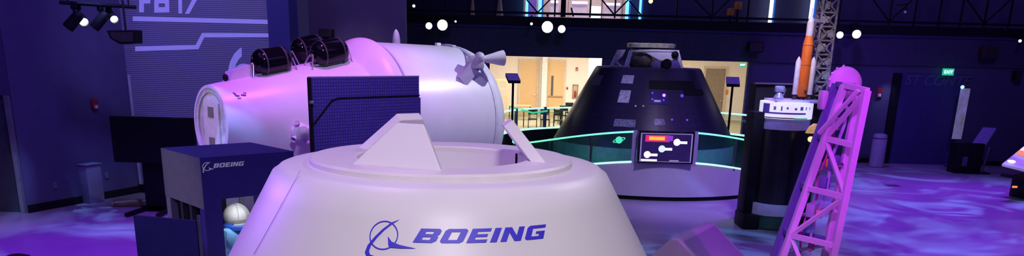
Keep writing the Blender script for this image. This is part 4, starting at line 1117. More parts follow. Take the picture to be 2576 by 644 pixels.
# launch tower model behind the rocket: grey lattice
TX = at(2058, 200, YR + .45).x; TY = YR + .45; tw_ = .15
tow = thing('launch_tower', 'tall dark grey lattice launch tower model behind the orange rocket', 'launch tower', (TX, TY, 0))
ztop = 5.4; ztw0 = 0.0
m_tow = mat('tower_grey', (.20, .18, .19), .6, var=.5, scale=7); m_towd = mat('tower_dark', (.06, .055, .065), .6)
for sx_ in (-1, 1):
    for sy_ in (-1, 1): MB().box((TX + sx_ * tw_, TY + sy_ * tw_, ztop / 2), (.035, .035, ztop)).build('corner_post', m_tow, tow)
nl = 20; dzl = ztop / nl
MB().box((TX, TY + .02, ztop / 2), (tw_ * 1.2, tw_ * 1.2, ztop)).build('elevator_core', mat('tower_mottled', (.17, .155, .16), .7, var=.9, scale=5.5), tow)
for k in range(nl):
    za_, zb2 = k * dzl, (k + 1) * dzl
    if zb2 < 1.2: continue
    g = MB()
    for sx_, sy_, ex, ey in ((-1, -1, 1, -1), (-1, -1, -1, 1)):
        a_ = (TX + sx_ * tw_, TY + sy_ * tw_, za_); b_ = (TX + ex * tw_, TY + ey * tw_, zb2)
        c_ = (TX + ex * tw_, TY + ey * tw_, za_); d_ = (TX + sx_ * tw_, TY + sy_ * tw_, zb2)
        g.bar(a_, b_, .022); g.bar(c_, d_, .022)
    g.build('cross_brace', m_tow, tow)
    MB().box((TX, TY, za_), (tw_ * 2.1, tw_ * 2.1, .03)).build('floor_deck', m_tow, tow)
    MB().box((TX + random.uniform(-.1, .1), TY - tw_ * .75, za_ + dzl * .5), (random.uniform(.07, .16), .08, random.uniform(.07, .16))).build('equipment_box', mat('equip_grey', (.26, .24, .23), .6, var=.4, scale=9), tow)
arm_z = zz(50)
MB().bar((RXX + .05, YR + .0, arm_z), (TX - tw_, TY - tw_, arm_z), .05, .06).build('access_arm', mat('rocket_cream', (.75, .70, .66), .45), tow)
MB().bar((RXX + .09, YR + .0, zz(104)), (TX - tw_, TY - tw_, zz(104)), .03, .04).build('access_arm', m_tow, tow)
# amber lit model below the tower
c = at(2050, 326, 15.7)
t = thing('amber_model', 'small amber lit exhibit model between the rocket stand and the lattice tower', 'model', (c.x, 15.7, 0))
m_amb = mat('amber_lit', (.75, .42, .15), .5, emit=.45, ecol=(.9, .45, .12), var=.5, scale=18)
zc1, zc0 = at(2049, 312, 15.7).z, at(2049, 336, 15.7).z
g = MB(); g.poly([(c.x - .14, 15.7, zc0), (c.x + .14, 15.7, zc0), (c.x + .14, 15.7, zc1), (c.x - .0, 15.7, zc1), (c.x - .08, 15.7, zc1 - .06)], (0, .12, 0)); g.build('lit_body', m_amb, t, smooth=False)
MB().ball((c.x - .06, 15.7 - .0, zc0 - .11), .055, 14, 8).build('lit_globe', mat('amber_globe', (1, .7, .4), .4, emit=1.4, ecol=(1, .6, .25)), t)
MB().box((c.x, 15.7 + .06, zc0 - .03), (.3, .16, .05), 0, .01).build('shelf', m_black, t)
MB().box((c.x, 15.7 + .06, (zc0 - .2) / 2), (.16, .14, zc0 - .2)).build('plinth', m_black, t)
MB().box((c.x, 15.7 + .06, zc0 - .13), (.1, .05, .2)).build('bracket', m_black, t)
# ================================================================== leaning magenta lattice boom with a dish at its head
FLt, FLb = at(2124, 214, 7.1), at(1979, 617, 7.1)
FRt, FRb = at(2181, 228, 6.8), at(2096, 644, 6.8)
def down(t_, b_):
    d_ = b_ - t_; return t_ + d_ * (t_.z / -d_.z)
FL0, FR0 = down(FLt, FLb), down(FRt, FRb)
bo = Vector((.04, .30, 0)); bt2 = Vector((.02, .20, 0))
BL0, BR0, BLt, BRt = FL0 + bo, FR0 + bo, FLt + bt2, FRt + bt2
boom = thing('lattice_boom', 'leaning white lattice boom lit magenta with a rounded dish at its head', 'lattice tower', (FL0 + FR0 + BL0 + BR0) / 4)
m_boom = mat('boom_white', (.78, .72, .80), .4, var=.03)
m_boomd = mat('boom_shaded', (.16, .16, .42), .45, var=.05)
LW = .055
def lerp(a_, b_, f_): return a_ + (b_ - a_) * f_
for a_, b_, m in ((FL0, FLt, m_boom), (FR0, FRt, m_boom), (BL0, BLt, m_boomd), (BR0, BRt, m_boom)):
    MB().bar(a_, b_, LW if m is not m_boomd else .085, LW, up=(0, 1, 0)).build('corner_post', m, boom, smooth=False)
# levels by height fraction so that bars fall where they do in the photograph
def f_at(py, t_=FLt, b_=FL0):
    lo, hi = 0., 1.
    for k in range(40):
        mid = (lo + hi) / 2; q = CROT.transposed() @ (lerp(b_, t_, mid) - EYE); y = PY + FOC * -q.y / -q.z * 1.0
        y = PY - FOC * q.y / -q.z
        if y > py: lo = mid
        else: hi = mid
    return lo
lev = [f_at(592), f_at(473), f_at(348), 1.0]
lev = [max(.02, lev[0] - .40), max(.03, lev[0] - .20)] + lev
lev = sorted(set([.02] + lev))
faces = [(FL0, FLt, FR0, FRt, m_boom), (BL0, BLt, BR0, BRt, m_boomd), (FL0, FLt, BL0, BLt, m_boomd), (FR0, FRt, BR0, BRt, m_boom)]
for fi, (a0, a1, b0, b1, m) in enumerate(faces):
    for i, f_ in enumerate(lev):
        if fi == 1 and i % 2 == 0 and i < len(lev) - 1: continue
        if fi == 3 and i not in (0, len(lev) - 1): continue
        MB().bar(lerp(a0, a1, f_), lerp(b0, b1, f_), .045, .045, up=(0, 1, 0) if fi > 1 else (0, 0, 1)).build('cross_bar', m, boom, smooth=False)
        if i + 1 < len(lev) and (fi == 0 or (fi == 2 and i < 3)):
            g_ = lev[i + 1]; flip = (len(lev) - 2 - i) % 2 == 0
            if fi == 0: p_, q_ = (lerp(a0, a1, f_), lerp(b0, b1, g_)) if flip else (lerp(b0, b1, f_), lerp(a0, a1, g_))
            else: p_, q_ = (lerp(b0, b1, f_), lerp(a0, a1, g_)) if flip else (lerp(a0, a1, f_), lerp(b0, b1, g_))
            MB().bar(p_, q_, .034, .034, up=(0, 1, 0)).build('diagonal_brace', m, boom, smooth=False)
            if fi == 0 and i == len(lev) - 2:
                MB().bar(p_ + Vector((-.05, .03, .04)), q_ + Vector((-.06, .03, 0)), .03, .03, up=(0, 1, 0)).build('diagonal_brace', m, boom, smooth=False)
MB().box((FL0 + FR0 + BL0 + BR0) / 4 + up * .02, (.9, .9, .04), 0, .01).build('base_plate', m_dgrey, boom)
# dish behind the head of the boom
dc = at(2128, 207, 7.50); da = (Vector((-.05, -1.0, .30))).normalized()
MB().lathe([(.002, .045), (.05, .042), (.10, .03), (.135, .012), (.148, -.008), (.150, -.022), (.140, -.035), (.09, -.05), (.002, -.06)], dc, da, 48, False).build('dish', m_boom, boom)
for k in range(5):
    a_ = R(100 + 24 * k); u_ = -da.cross(up).normalized(); v_ = -u_.cross(da)
    v_ = v_ if v_.z > 0 else -v_
    MB().ball(dc + (u_ * math.cos(a_) + v_ * math.sin(a_)) * .147, .014, 8, 6).build('rim_lug', mat('lug_white', (.9, .85, .95), .3), boom)
MB().lathe([(.10, -.12), (.06, -.06)], dc - da * .06, da, 20).build('dish_hub', m_boomd, boom)
MB().bar(dc - da * .1, lerp(FLt, BRt, .5), .06).build('dish_mount', m_boomd, boom)
MB().box(at(2070, 252, 7.35), (.06, .12, .17), 0, .02).build('side_box', m_boom, boom)
# machinery inside the boom
random.seed(11)
def inside(f_, u_, v_): return lerp(lerp(lerp(FL0, FLt, f_), lerp(FR0, FRt, f_), u_), lerp(lerp(BL0, BLt, f_), lerp(BR0, BRt, f_), u_), v_)
m_mech = mat('mech_lilac', (.55, .55, .75), .35, .2)
tr_ = MB(); tr_.path([inside(.3 + k * .05, .55 + .06 * math.sin(k * 1.7), .5) for k in range(14)], .014); tr_.build('cable_run', m_mech, boom)
tr_ = MB(); tr_.path([inside(.2 + k * .055, .35 + .08 * math.sin(k * 2.3), .6) for k in range(14)], .011); tr_.build('cable_run', mat('cable_magenta', (.8, .1, .5), .4), boom)
for f_, u_, v_, sz, m in ((.90, .35, .5, .09, m_mech), (.80, .6, .5, .10, m_boomd), (.795, .42, .4, .06, mat('amber_part', (.9, .5, .05), .4)), (.74, .5, .5, .09, m_boomd), (.66, .4, .5, .11, m_mech), (.655, .55, .35, .06, mat('peach_part', (.9, .5, .35), .4)),
                         (.61, .45, .5, .08, mat('sky_part', (.2, .45, .8), .4)), (.56, .6, .5, .06, mat('pink_part', (.9, .15, .5), .4)), (.50, .4, .5, .09, m_mech), (.46, .6, .5, .07, m_black), (.42, .35, .4, .10, m_boomd)):
    MB().box(inside(f_, u_, v_), (sz, sz * .8, sz * 1.2), random.uniform(0, 1.5), sz * .15).build('machine_unit', m, boom)
for f_ in (.53, .64, .76):
    MB().tube(inside(f_, .2, .5), inside(f_ + .04, .85, .5), .016, None, 10).build('piston_rod', m_steel, boom)

# ================================================================== white gable-topped console at the lower right of the capsule
ra = at(1693, 601, 8.2); rb = at(1782, 556, 9.15)
za_ = (ra.z + rb.z) / 2
ra.z = rb.z = za_
e = (rb - ra).normalized(); pn_ = Vector((e.y, -e.x, 0))
con = thing('sloped_console', 'white exhibit console with sloped violet-lit top right of the white capsule', 'exhibit console', ((ra.x + rb.x) / 2, (ra.y + rb.y) / 2, 0))
def cpt(q, s_, z): return Vector((q.x, q.y, 0)) + pn_ * s_ + up * z
profc = [(-.40, 0), (-.40, za_ - .40), (-.02, za_), (.06, za_), (.62, za_ - .46), (.62, 0)]
mb = MB(); mb.poly([cpt(ra, s_, z) for s_, z in profc], rb - ra); co = mb.build('console_body', mat('console_white', (.55, .50, .60), .5, var=.03), con, smooth=False)
bv = co.modifiers.new('edge', 'BEVEL'); bv.width = .02; bv.segments = 3
MB().hexa([cpt(ra + e * .06, .10, za_ - .034), cpt(rb - e * .06, .10, za_ - .034), cpt(rb - e * .06, .58, za_ - .43), cpt(ra + e * .06, .58, za_ - .43)] + [cpt(q, s_, z) + up * .006 for q, s_, z in ((ra + e * .06, .10, za_ - .034), (rb - e * .06, .10, za_ - .034), (rb - e * .06, .58, za_ - .43), (ra + e * .06, .58, za_ - .43))]).build('sloped_panel', mat('console_violet', (.36, .33, .46), .5, var=.04), con, smooth=False)
MB().hexa([cpt(ra, .62, 0), cpt(rb, .62, 0), cpt(rb, .64, 0), cpt(ra, .64, 0), cpt(ra, .62, za_ - .47), cpt(rb, .62, za_ - .47), cpt(rb, .64, za_ - .47), cpt(ra, .64, za_ - .47)]).build('dark_edge', m_black, con, smooth=False)

# ================================================================== far right: lectern, bollard, exhibit table, curved floor marks
c = fl(2440, 436); Yl = c.y
lec = thing('reading_lectern', 'dark lectern with tilted violet reading panel near the right wall', 'lectern', c)
zt0, zt1 = at(2470, 392, Yl).z, at(2490, 322, Yl).z
q = [at(2425, 390, Yl - .1), at(2461, 392, Yl - .1), at(2506, 322, Yl + .25), at(2473, 320, Yl + .25)]
n_ = Vector((.05, .06, -.05))
MB().hexa([p + n_ for p in q] + q).build('reading_panel', mat('lectern_violet', (.22, .14, .48), .5, emit=.04, ecol=(.3, .15, .8)), lec, smooth=False)
x0, x1 = at(2402, 400, Yl).x, at(2468, 400, Yl).x
MB().box(((x0 + x1) / 2, Yl + .15, at(2430, 360, Yl).z / 2), (x1 - x0, .5, at(2430, 360, Yl).z), 0, .02).build('lectern_body', m_black, lec)
MB().box(((x0 + x1) / 2 - .15, Yl - .11, at(2420, 405, Yl).z), (.16, .012, .3)).build('body_notice', mat('dim_notice', (.1, .1, .16), .5), lec)
MB().bar(at(2490, 370, Yl + .1), fl(2468, 437), .05).build('prop_leg', mat('leg_grey', (.2, .18, .28), .4, .4), lec)
MB().box((c.x + .1, Yl + .1, .02), (.9, .6, .04), 0, .01).build('base', m_black, lec)
c = at(2206, 400, 26.9); c.z = 0
zt_ = at(2207, 336, c.y).z
t = thing('grey_bollard', 'rounded grey pedestal bin against the back wall right of the lattice boom', 'pedestal', c)
MB().lathe([(.20, 0), (.23, .02), (.23, zt_ - .12), (.20, zt_ - .03), (.12, zt_), (.01, zt_)], c, (0, 0, 1), 28).build('bin_body', mat('bin_grey', (.42, .38, .46), .6), t)
MB().lathe([(.232, zt_ - .16), (.238, zt_ - .155), (.238, zt_ - .14), (.232, zt_ - .13)], c, (0, 0, 1), 28, False).build('rim_band', m_dgrey, t)
# exhibit table at the frame edge with a bright picture
c = fl(2600, 500); Ye = c.y
ex = thing('picture_table', 'black exhibit table with bright orange and white picture at the right edge', 'exhibit table', c)
q = [at(2521, 412, Ye - .3), at(2640, 442, Ye - .9), at(2680, 372, Ye + .5), at(2584, 362, Ye + .6)]
zlow = min(p.z for p in q)
MB().hexa([p - up * .06 for p in q] + q).build('picture_top', mat('picture_base', (.45, .38, .48), .35, emit=.3, ecol=(.5, .38, .5), var=.3, scale=3), ex, smooth=False)
def quadin(u0, v0, u1, v1, u2, v2, u3, v3, name, m):
    def b_(u_, v_): return lerp(lerp(q[0], q[1], u_), lerp(q[3], q[2], u_), v_) + up * .004
    pts = [b_(u0, v0), b_(u1, v1), b_(u2, v2), b_(u3, v3)]
    MB().add(pts, [(0, 1, 2, 3)]).build(name, m, ex, smooth=False)
quadin(0, .50, 1, .32, 1, .55, 0, .68, 'picture_stripe', mat('stripe_orange', (.95, .25, .05), .4, emit=.7, ecol=(.95, .22, .04)))
quadin(0, .68, 1, .55, 1, .8, 0, .92, 'picture_stripe', mat('stripe_white', (.95, .85, .8), .4, emit=.8, ecol=(1, .85, .75)))
MB().ball(lerp(q[0], q[2], .14), .10, 14, 8, (1, 1, .4)).build('lit_dome', mat('lit_peach', (1, .9, .75), .4, emit=1.6, ecol=(1, .85, .6)), ex)
cc = (q[0] + q[1] + q[2] + q[3]) / 4
MB().box((cc.x + .25, cc.y + .1, (zlow - .12) / 2), (.8, .9, zlow - .12), .3, .02).build('table_body', m_black, ex)
MB().box((cc.x + .1, cc.y, zlow - .16), (1.2, 1.1, .1), .3, .02).build('table_apron', m_black, ex)
MB().box((at(2556, 478, Ye - .6).x, Ye - .52, .38), (.12, .03, .05)).build('amber_marker', mat('amber_mark', (.9, .3, .1), .4, emit=.9, ecol=(1, .3, .08)), ex)
# low dark object at the bottom left corner
c = fl(40, 646, .2)
tag(MB().lathe([(.24, 0), (.24, .10), (.20, .19), (.10, .23), (.01, .235)], (c.x, c.y, 0), (0, 0, 1), 28).build('floor_light_housing', m_black), 'black domed housing on the floor at the lower left', 'light housing')
# dark floor hatch plate
c = fl(2245, 467)
tag(MB().box((c.x, c.y, .004), (.36, .3, .008)).build('floor_plate', m_dgrey), 'small dark cover plate set in the violet floor right of the boom', 'floor plate')

# ================================================================== upper gallery: girder, LED strips, lit room
Yg = YB + .1
gir = thing('gallery_girder', 'dark steel lattice girder running along the edge of the upper gallery', 'girder', (6, Yg, zm))
zg1 = zm + 1.9
MB().bar((xr2 + .3, Yg, zm + .12), (20.8, Yg, zm + .12), .06, .07).build('bottom_chord', m_black, gir)
MB().bar((xr2 + .3, Yg, zg1), (20.8, Yg, zg1), .12, .12).build('top_chord', m_black, gir)
gx = [at(px, 46, Yg).x for px in (1322, 1466, 1545, 1612)]
nodes_px = [1060, 1190, 1268, 1410, 1544, 1690, 1830, 1990, 2130, 2245, 2300, 2360, 2415, 2474, 2540]
def gseg(x0, z0_, x1, z1_, w, name):
    MB().bar((x0, Yg, z0_), (x1, Yg, z1_), w, w, up=(0, 1, 0)).build(name, m_black, gir, smooth=False)
for px in (1120, 1395, 1416, 1484, 1546, 1700, 1790, 1880, 2110, 2238, 2300, 2362, 2417, 2478, 2540):
    x = at(px, 46, Yg).x; gseg(x, zm + .02, x, zg1, .05 if px != 1416 else .16, 'girder_post')
for p0_, p1_, flip in ((1322, 1352, 1), (1352, 1410, 0), (1446, 1544, 1), (1544, 1640, 0), (1580, 1612, 1), (1640, 1790, 1), (1790, 1900, 0), (2238, 2300, 0), (2362, 2478, 1), (2478, 2576, 0), (2120, 2238, 1)):
    x0, x1 = at(p0_, 46, Yg).x, at(p1_, 46, Yg).x
    dzz = min(1.7, (x1 - x0) * 1.05)
    gseg(x0, zm + .14 + (dzz if flip else 0), x1, zm + .14 + (0 if flip else dzz), .045, 'girder_diagonal')
x = at(1440, 40, Yg).x; gseg(x - .05, zm + .32, x + .03, zm + .04, .05, 'girder_bracket')
# LED strips
for px, Y, w, m, lb in ((1325, YG - .2, .10, m_blueled, 'left blue edge light of the lit gallery room'), (1358, YG - .2, .12, m_blueled, 'second blue edge light from the left in the lit gallery room'),
                        (1577, YG - .2, .12, m_blueled, 'blue edge light beside the violet panel at the right of the gallery room'), (1610, YG - .2, .08, m_blueled, 'right blue edge light of the lit gallery room'),
                        (1939, YG - .3, .13, m_whiteled, 'vertical white light tube on the dark gallery left of the rocket'), (2041, YG - .3, .14, m_whiteled, 'vertical white light tube on the gallery above the rocket')):
    zbm = zm - .10
    c = at(px, 30, Y)
    t = thing('light_tube', lb, 'light tube', (c.x, Y, zbm), 'gallery light tubes')
    MB().lathe([(w / 2, zbm + .02), (w / 2, ZT - .1)], (c.x, Y, 0), (0, 0, 1), 12).build('tube', m, t)
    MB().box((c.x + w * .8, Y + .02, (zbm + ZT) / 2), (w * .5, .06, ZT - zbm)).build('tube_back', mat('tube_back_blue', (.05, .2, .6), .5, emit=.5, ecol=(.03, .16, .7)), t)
    MB().box((c.x, Y, zbm), (w * 1.3, .1, .05)).build('end_cap', m_dgrey, t)
# lit gallery room
Yr = YG + 2.5
def gpanel(p0_, p1_, y0_, y1_, Y, m, name, label, cat, parent=None):
    a_, b_ = at(p0_, y1_, Y), at(p1_, y0_, Y)
    if parent is None: a_.z = zm - .1
    o = MB().box(((a_.x + b_.x) / 2, Y, (a_.z + b_.z) / 2), (b_.x - a_.x, .06, b_.z - a_.z)).build(name, m, parent)
    return o if parent else tag(o, label, cat, 'gallery room panels')
m_pv = mat('panel_violet', (.16, .10, .40), .5, emit=.22, ecol=(.2, .1, .7))
m_pl = mat('panel_lilac', (.62, .52, .62), .5, emit=.30, ecol=(.72, .52, .68)); m_plb = mat('panel_brightline', (.9, .85, 1), .4, emit=1.3, ecol=(.75, .65, 1))
m_pw = mat('panel_white', (.85, .9, .92), .4, emit=.7, ecol=(.8, .92, 1)); m_pb = mat('panel_brown', (.32, .22, .20), .6)
LP = []
gpanel(1328, 1354, -120, 42, Yr - .4, m_pv, 'wall_panel', 'violet panel between the two left blue lights of the gallery room', 'wall panel')
gpanel(1580, 1610, -120, 46, Yr - 2.2, m_pv, 'wall_panel', 'violet panel between the two right blue lights of the gallery room', 'wall panel')
LP.append(gpanel(1383, 1406, 2, 40, Yr - .3, m_pl, 'lit_display_panel', 'narrow lilac lit panel left of the thick column in the gallery room', 'display panel'))
LP.append(gpanel(1437, 1478, 4, 40, Yr - .3, m_pl, 'lit_display_panel', 'lilac lit panel left of the white one in the gallery room', 'display panel'))
gpanel(1484, 1513, 16, 36, Yr - .35, m_pw, 'white_display_panel', 'bright white panel at the middle of the gallery room', 'display panel')
LP.append(gpanel(1520, 1562, 8, 42, Yr - .3, m_pl, 'lit_display_panel', 'lilac lit panel right of the white one in the gallery room', 'display panel'))
for lp_, p0_, p1_, yy in zip(LP, (1386, 1439, 1522), (1404, 1478, 1560), (4, 6, 10)):
    gpanel(p0_, p1_, yy - 2, yy + 3, Yr - .36, m_plb, 'panel_light', '', '', lp_)
for p0_, p1_, lb in ((1412, 1421, 'thick dark column in the lit gallery room'), (1428, 1436, 'brown column left of the lilac panel in the gallery room'), (1514, 1520, 'thin brown column right of the white panel in the gallery room'), (1563, 1575, 'tan column at the right of the gallery room')):
    gpanel(p0_, p1_, -120, 44, Yr - .9, m_pb, 'column', lb, 'column')
# dim cones and small amber shapes on the gallery
for px, w, lb in ((1189, .10, 'slim dim cone model standing on the gallery, left of its pair'), (1257, .15, 'slim dim cone model standing on the gallery, right of its pair')):
    c = at(px, 42, YG - .5); z1_ = at(px, -8, YG - .5).z; z0_ = zm - .1
    t = thing('cone_model', lb, 'model', (c.x, YG - .5, z0_), 'gallery cone models')
    MB().lathe([(w * 1.4, z0_), (w * 1.3, z0_ + .04), (w, z0_ + .06), (w * .25, z1_), (.005, z1_ + .2)], (c.x, YG - .5, 0), (0, 0, 1), 20).build('cone', mat('dim_cone', (.22, .15, .17), .6, emit=.04, ecol=(.5, .3, .35)), t)
    MB().box((c.x, YG - .5, z0_ + .02), (.4, .4, .04), 0, .01).build('base', m_dgrey, t)
m_dima = mat('dim_amber', (.25, .09, .03), .6, emit=.03, ecol=(.8, .25, .06), var=.5, scale=10)
for px, py, w, h, lb in ((1838, 30, .2, .24, 'dim amber exhibit shape in the dark gallery, lower of two'), (1857, 14, .22, .26, 'dim amber exhibit shape in the dark gallery, upper of two')):
    c = at(px, py, YG - .6); z0_ = zm - .1
    t = thing('amber_exhibit', lb, 'exhibit', (c.x, YG - .6, z0_))
    MB().box((c.x, YG - .6, c.z), (w, .2, h), .4, .03).build('lit_block', m_dima, t)
    MB().box((c.x, YG - .6, (z0_ + c.z - h / 2) / 2), (.06, .06, c.z - h / 2 - z0_)).build('stand', m_black, t)

# ================================================================== spotlights
def spot_fixture(px, py, r_px, Y, label, m, group, wall=True):
    c = at(px, py, Y); r = r_px * Y / FOC
    t = thing('spotlight', label, 'spotlight', c, group)
    dirv = (Vector((0, 8, 0)) - c); dirv.z = -1.0; dirv.normalize(); dirv = (dirv * .35 + (EYE - c).normalized()).normalized()
    MB().lathe([(r * .5, .38), (r * 1.0, .34), (r * 1.15, .05), (r * 1.15, -.01), (r * 1.03, -.01), (r * 1.03, .03)], c, -dirv, 24, True).build('can', m_black, t)
    MB().lathe([(r, .0), (r * .92, -.01), (.002, -.02)], c, -dirv, 24, False).build('lens', m, t)
    MB().bar(c - dirv * .2 + up * r * 1.1, c - dirv * .2 + up * (r + .22), .04).build('yoke', m_black, t)
    if wall: MB().bar(c - dirv * .2 + up * (r + .2), Vector((c.x, YB - .05, c.z + r + .2)), .05).build('wall_arm', m_black, t)
    return t
YF = YB - .7
G_ = 'spotlights along the gallery edge'
spot_fixture(1113, 63, 12, YF, 'big lit spotlight above the white module, right of its pair', m_lens, G_)
spot_fixture(1079, 65, 7.5, YF, 'smaller lit spotlight above the white module, left of its pair', m_lens, G_)
spot_fixture(1377, 68, 13, YF, 'big lit spotlight above the cafe opening, left of its pair', m_lens, G_)
spot_fixture(1413, 73, 8.5, YF, 'smaller lit spotlight above the cafe opening, right of its pair', m_lens, G_)
spot_fixture(2113, 88, 7.5, YF, 'smaller lit spotlight right of the lattice tower, left of its pair', m_lens, G_)
spot_fixture(2155, 86, 9.5, YF, 'bigger lit spotlight right of the lattice tower, right of its pair', m_lens, G_)
spot_fixture(1146, 54, 2.5, YF, 'tiny dim lamp just right of the big spotlight above the module', m_lensd, G_)
spot_fixture(1337, 60, 3.2, YF, 'tiny dim lamp just left of the big spotlight above the cafe', m_lensd, G_)
spot_fixture(1041, 15, 3.5, YF, 'tiny white lamp high above the white rocket tip', mat('small_white_lens', (.9, .85, 1), .3, emit=1.5, ecol=(.85, .75, .95)), G_)
spot_fixture(1637, 3, 5, YF, 'small yellow lamp right of the lit gallery room', m_lensy, G_)
spot_fixture(2277, 30, 3, YF, 'faint grey lamp on the gallery right of the lattice tower', mat('faint_lens', (.3, .3, .4), .3, emit=.15), G_)
spot_fixture(2566, 103, 3.5, YF, 'small pale lamp near the right edge of the dark wall', m_lensd, G_)
# dim dark loudspeakers on the walls
def wall_speaker(px, py, Y, w, h, label, m=m_black, rz=0, back=None):
    c = at(px, py, Y)
    t = thing('wall_speaker', label, 'loudspeaker', c, 'dark wall loudspeakers')
    MB().box(c, (w, .28, h), rz, .02).build('cabinet', m, t)
    MB().box(c + Vector((math.sin(rz) * .146, -.146 * math.cos(rz), 0)), (w * .86, .012, h * .84), rz).build('grille', mat('grille_dark', (.03, .022, .02), .7, var=.3, scale=40), t)
    b_ = back if back is not None else YB
    MB().bar(c + Vector((0, .1, 0)), Vector((c.x, b_, c.z + .05)), .06).build('bracket', m_black, t)
    return t
wall_speaker(822, 84, 21.2, .34, .20, 'small dark loudspeaker on the middle wall above the black tanks', back=21.5)
wall_speaker(1900, 118, YB - .3, .5, .34, 'dark loudspeaker on the header right of the black capsule')
wall_speaker(2487, 133, YB - .3, .52, .34, 'brownish dark loudspeaker on the wall right of the green exit sign', mat('brown_cabinet', (.05, .03, .02), .6))
wall_speaker(2558, 190, YB - .2, .2, .3, 'small dark loudspeaker low on the wall near the right edge')
# lighting bar on the left wall
Yb_ = 15.6
a, c = at(150, 6, Yb_), at(342, 18, Yb_ + .9)
bar = thing('lighting_bar', 'black lighting bar hung high before the dark left wall', 'lighting bar', (a + c) / 2)
MB().tube(a, c, .035, None, 12).build('pipe', m_black, bar)
for f_ in (.1, .9): MB().tube(lerp(a, c, f_), lerp(a, c, f_) + up * (ZT - .02 - lerp(a, c, f_).z), .015, None, 8).build('drop_rod', m_black, bar)
def stage(px, py, r_px, label, lit, f_):
    p = lerp(a, c, f_); q_ = at(px, py, p.y - .05)
    t = thing('stage_light', label, 'stage light', q_, 'stage lights on the left bar')
    dv = Vector((.52, -.55, -.35)).normalized() if lit else Vector((-.5, -.1, -.55)).normalized()
    r = r_px * p.y / FOC
    MB().lathe([(r * .6, .34), (r * 1.1, .28), (r * 1.2, .04), (r * 1.2, -.04), (r * 1.05, -.04), (r * 1.05, .0)], q_, -dv, 20, True).build('can', m_black, t)
    MB().lathe([(r, .0), (.002, -.012)], q_, -dv, 20, False).build('lens', m_lens if lit else m_blackg, t)
    MB().bar(q_ - dv * .16, Vector((q_.x - dv.x * .16, p.y, p.z)), .03).build('yoke', m_black, t)
    MB().box((q_.x - dv.x * .16, p.y, p.z - .04), (.09, .09, .14), 0, .01).build('clamp', m_black, t)
    return t
stage(174, 66, 11, 'dark unlit stage light, first from the left on the bar', False, .12)
stage(210, 54, 9.5, 'lit stage light, the one further left on the bar', True, .33)
stage(240, 66, 10, 'dark unlit stage light between the two lit ones', False, .54)
stage(286, 47, 8.5, 'lit stage light, the one further right on the bar', True, .72)
c2 = at(318, 92, 15.9)
t = thing('wall_speaker', 'black angled loudspeaker hanging at the right end of the lighting bar', 'loudspeaker', c2, 'dark wall loudspeakers')
MB().poly([c2 + Vector((dx, -.2, dz)) for dx, dz in ((-.27, .10), (.27, .12), (.25, -.12), (-.05, -.14), (-.22, -.04))], (0, .3, 0)).build('cabinet', m_black, t, smooth=False)
MB().poly([c2 + Vector((dx, -.205, dz)) for dx, dz in ((-.20, .07), (.23, .08), (.21, -.09), (-.03, -.10), (-.18, -.03))], (0, -.006, 0)).build('grille', mat('grille_dark', (.03, .022, .02), .7), t, smooth=False)
MB().tube(c2 + Vector((0, 0, .1)), c2 + up * (ZT - c2.z), .02, None, 8).build('hanger', m_black, t)

# ================================================================== lights
def aim(o, tgt):
    o.rotation_euler = (Vector(tgt) - o.location).to_track_quat('-Z', 'Y').to_euler()
def spot(loc, tgt, e, rgb, size=40, blend=.6, rad=.25, name='spot_lamp'):
    l = bpy.data.lights.new(name, 'SPOT'); l.energy = e; l.color = rgb; l.spot_size = R(size); l.spot_blend = blend; l.shadow_soft_size = rad
    o = bpy.data.objects.new(name, l); col.objects.link(o); o.location = loc; aim(o, tgt); return o
def area(loc, tgt, e, rgb, sx, sy=None, name='area_lamp'):
    l = bpy.data.lights.new(name, 'AREA'); l.energy = e; l.color = rgb; l.shape = 'RECTANGLE'; l.size = sx; l.size_y = sy or sx
    o = bpy.data.objects.new(name, l); col.objects.link(o); o.location = loc; aim(o, tgt); return o
def gobo(loc, tgt, e, rgb, size, seed, scale=4.0, thr=(.5, .68)):
    o = spot(loc, tgt, e, rgb, size, .5, .02, 'gobo_lamp'); l = o.data; l.use_nodes = True
    nt = l.node_tree; em = nt.nodes['Emission']
    tc = nt.nodes.new('ShaderNodeTexCoord'); sep = nt.nodes.new('ShaderNodeSeparateXYZ')
    nt.links.new(tc.outputs['Normal'], sep.inputs[0])
    dx = nt.nodes.new('ShaderNodeMath'); dx.operation = 'DIVIDE'; dy = nt.nodes.new('ShaderNodeMath'); dy.operation = 'DIVIDE'
    for n_, ax_ in ((dx, 'X'), (dy, 'Y')):
        nt.links.new(sep.outputs[ax_], n_.inputs[0]); nt.links.new(sep.outputs['Z'], n_.inputs[1])
    cb = nt.nodes.new('ShaderNodeCombineXYZ'); nt.links.new(dx.outputs[0], cb.inputs[0]); nt.links.new(dy.outputs[0], cb.inputs[1]); cb.inputs[2].default_value = seed
    nz = nt.nodes.new('ShaderNodeTexNoise'); nz.inputs['Scale'].default_value = scale; nz.inputs['Detail'].default_value = 2.5; nz.inputs['Distortion'].default_value = 2.2
    nt.links.new(cb.outputs[0], nz.inputs['Vector'])
    rp = nt.nodes.new('ShaderNodeValToRGB'); rp.color_ramp.elements[0].position = thr[0]; rp.color_ramp.elements[1].position = thr[1]
    rp.color_ramp.elements[0].color = (0.02, .02, .02, 1); rp.color_ramp.elements[1].color = (1, 1, 1, 1)
    nt.links.new(nz.outputs['Fac'], rp.inputs['Fac']); nt.links.new(rp.outputs['Color'], em.inputs['Strength'])
    return o
VIO = (.34, .06, 1.0); PINK = (.72, .16, 1.0); LIL = (.80, .70, 1.0); BLU = (.18, .24, 1.0); CYB = (.17, .33, 1.0)
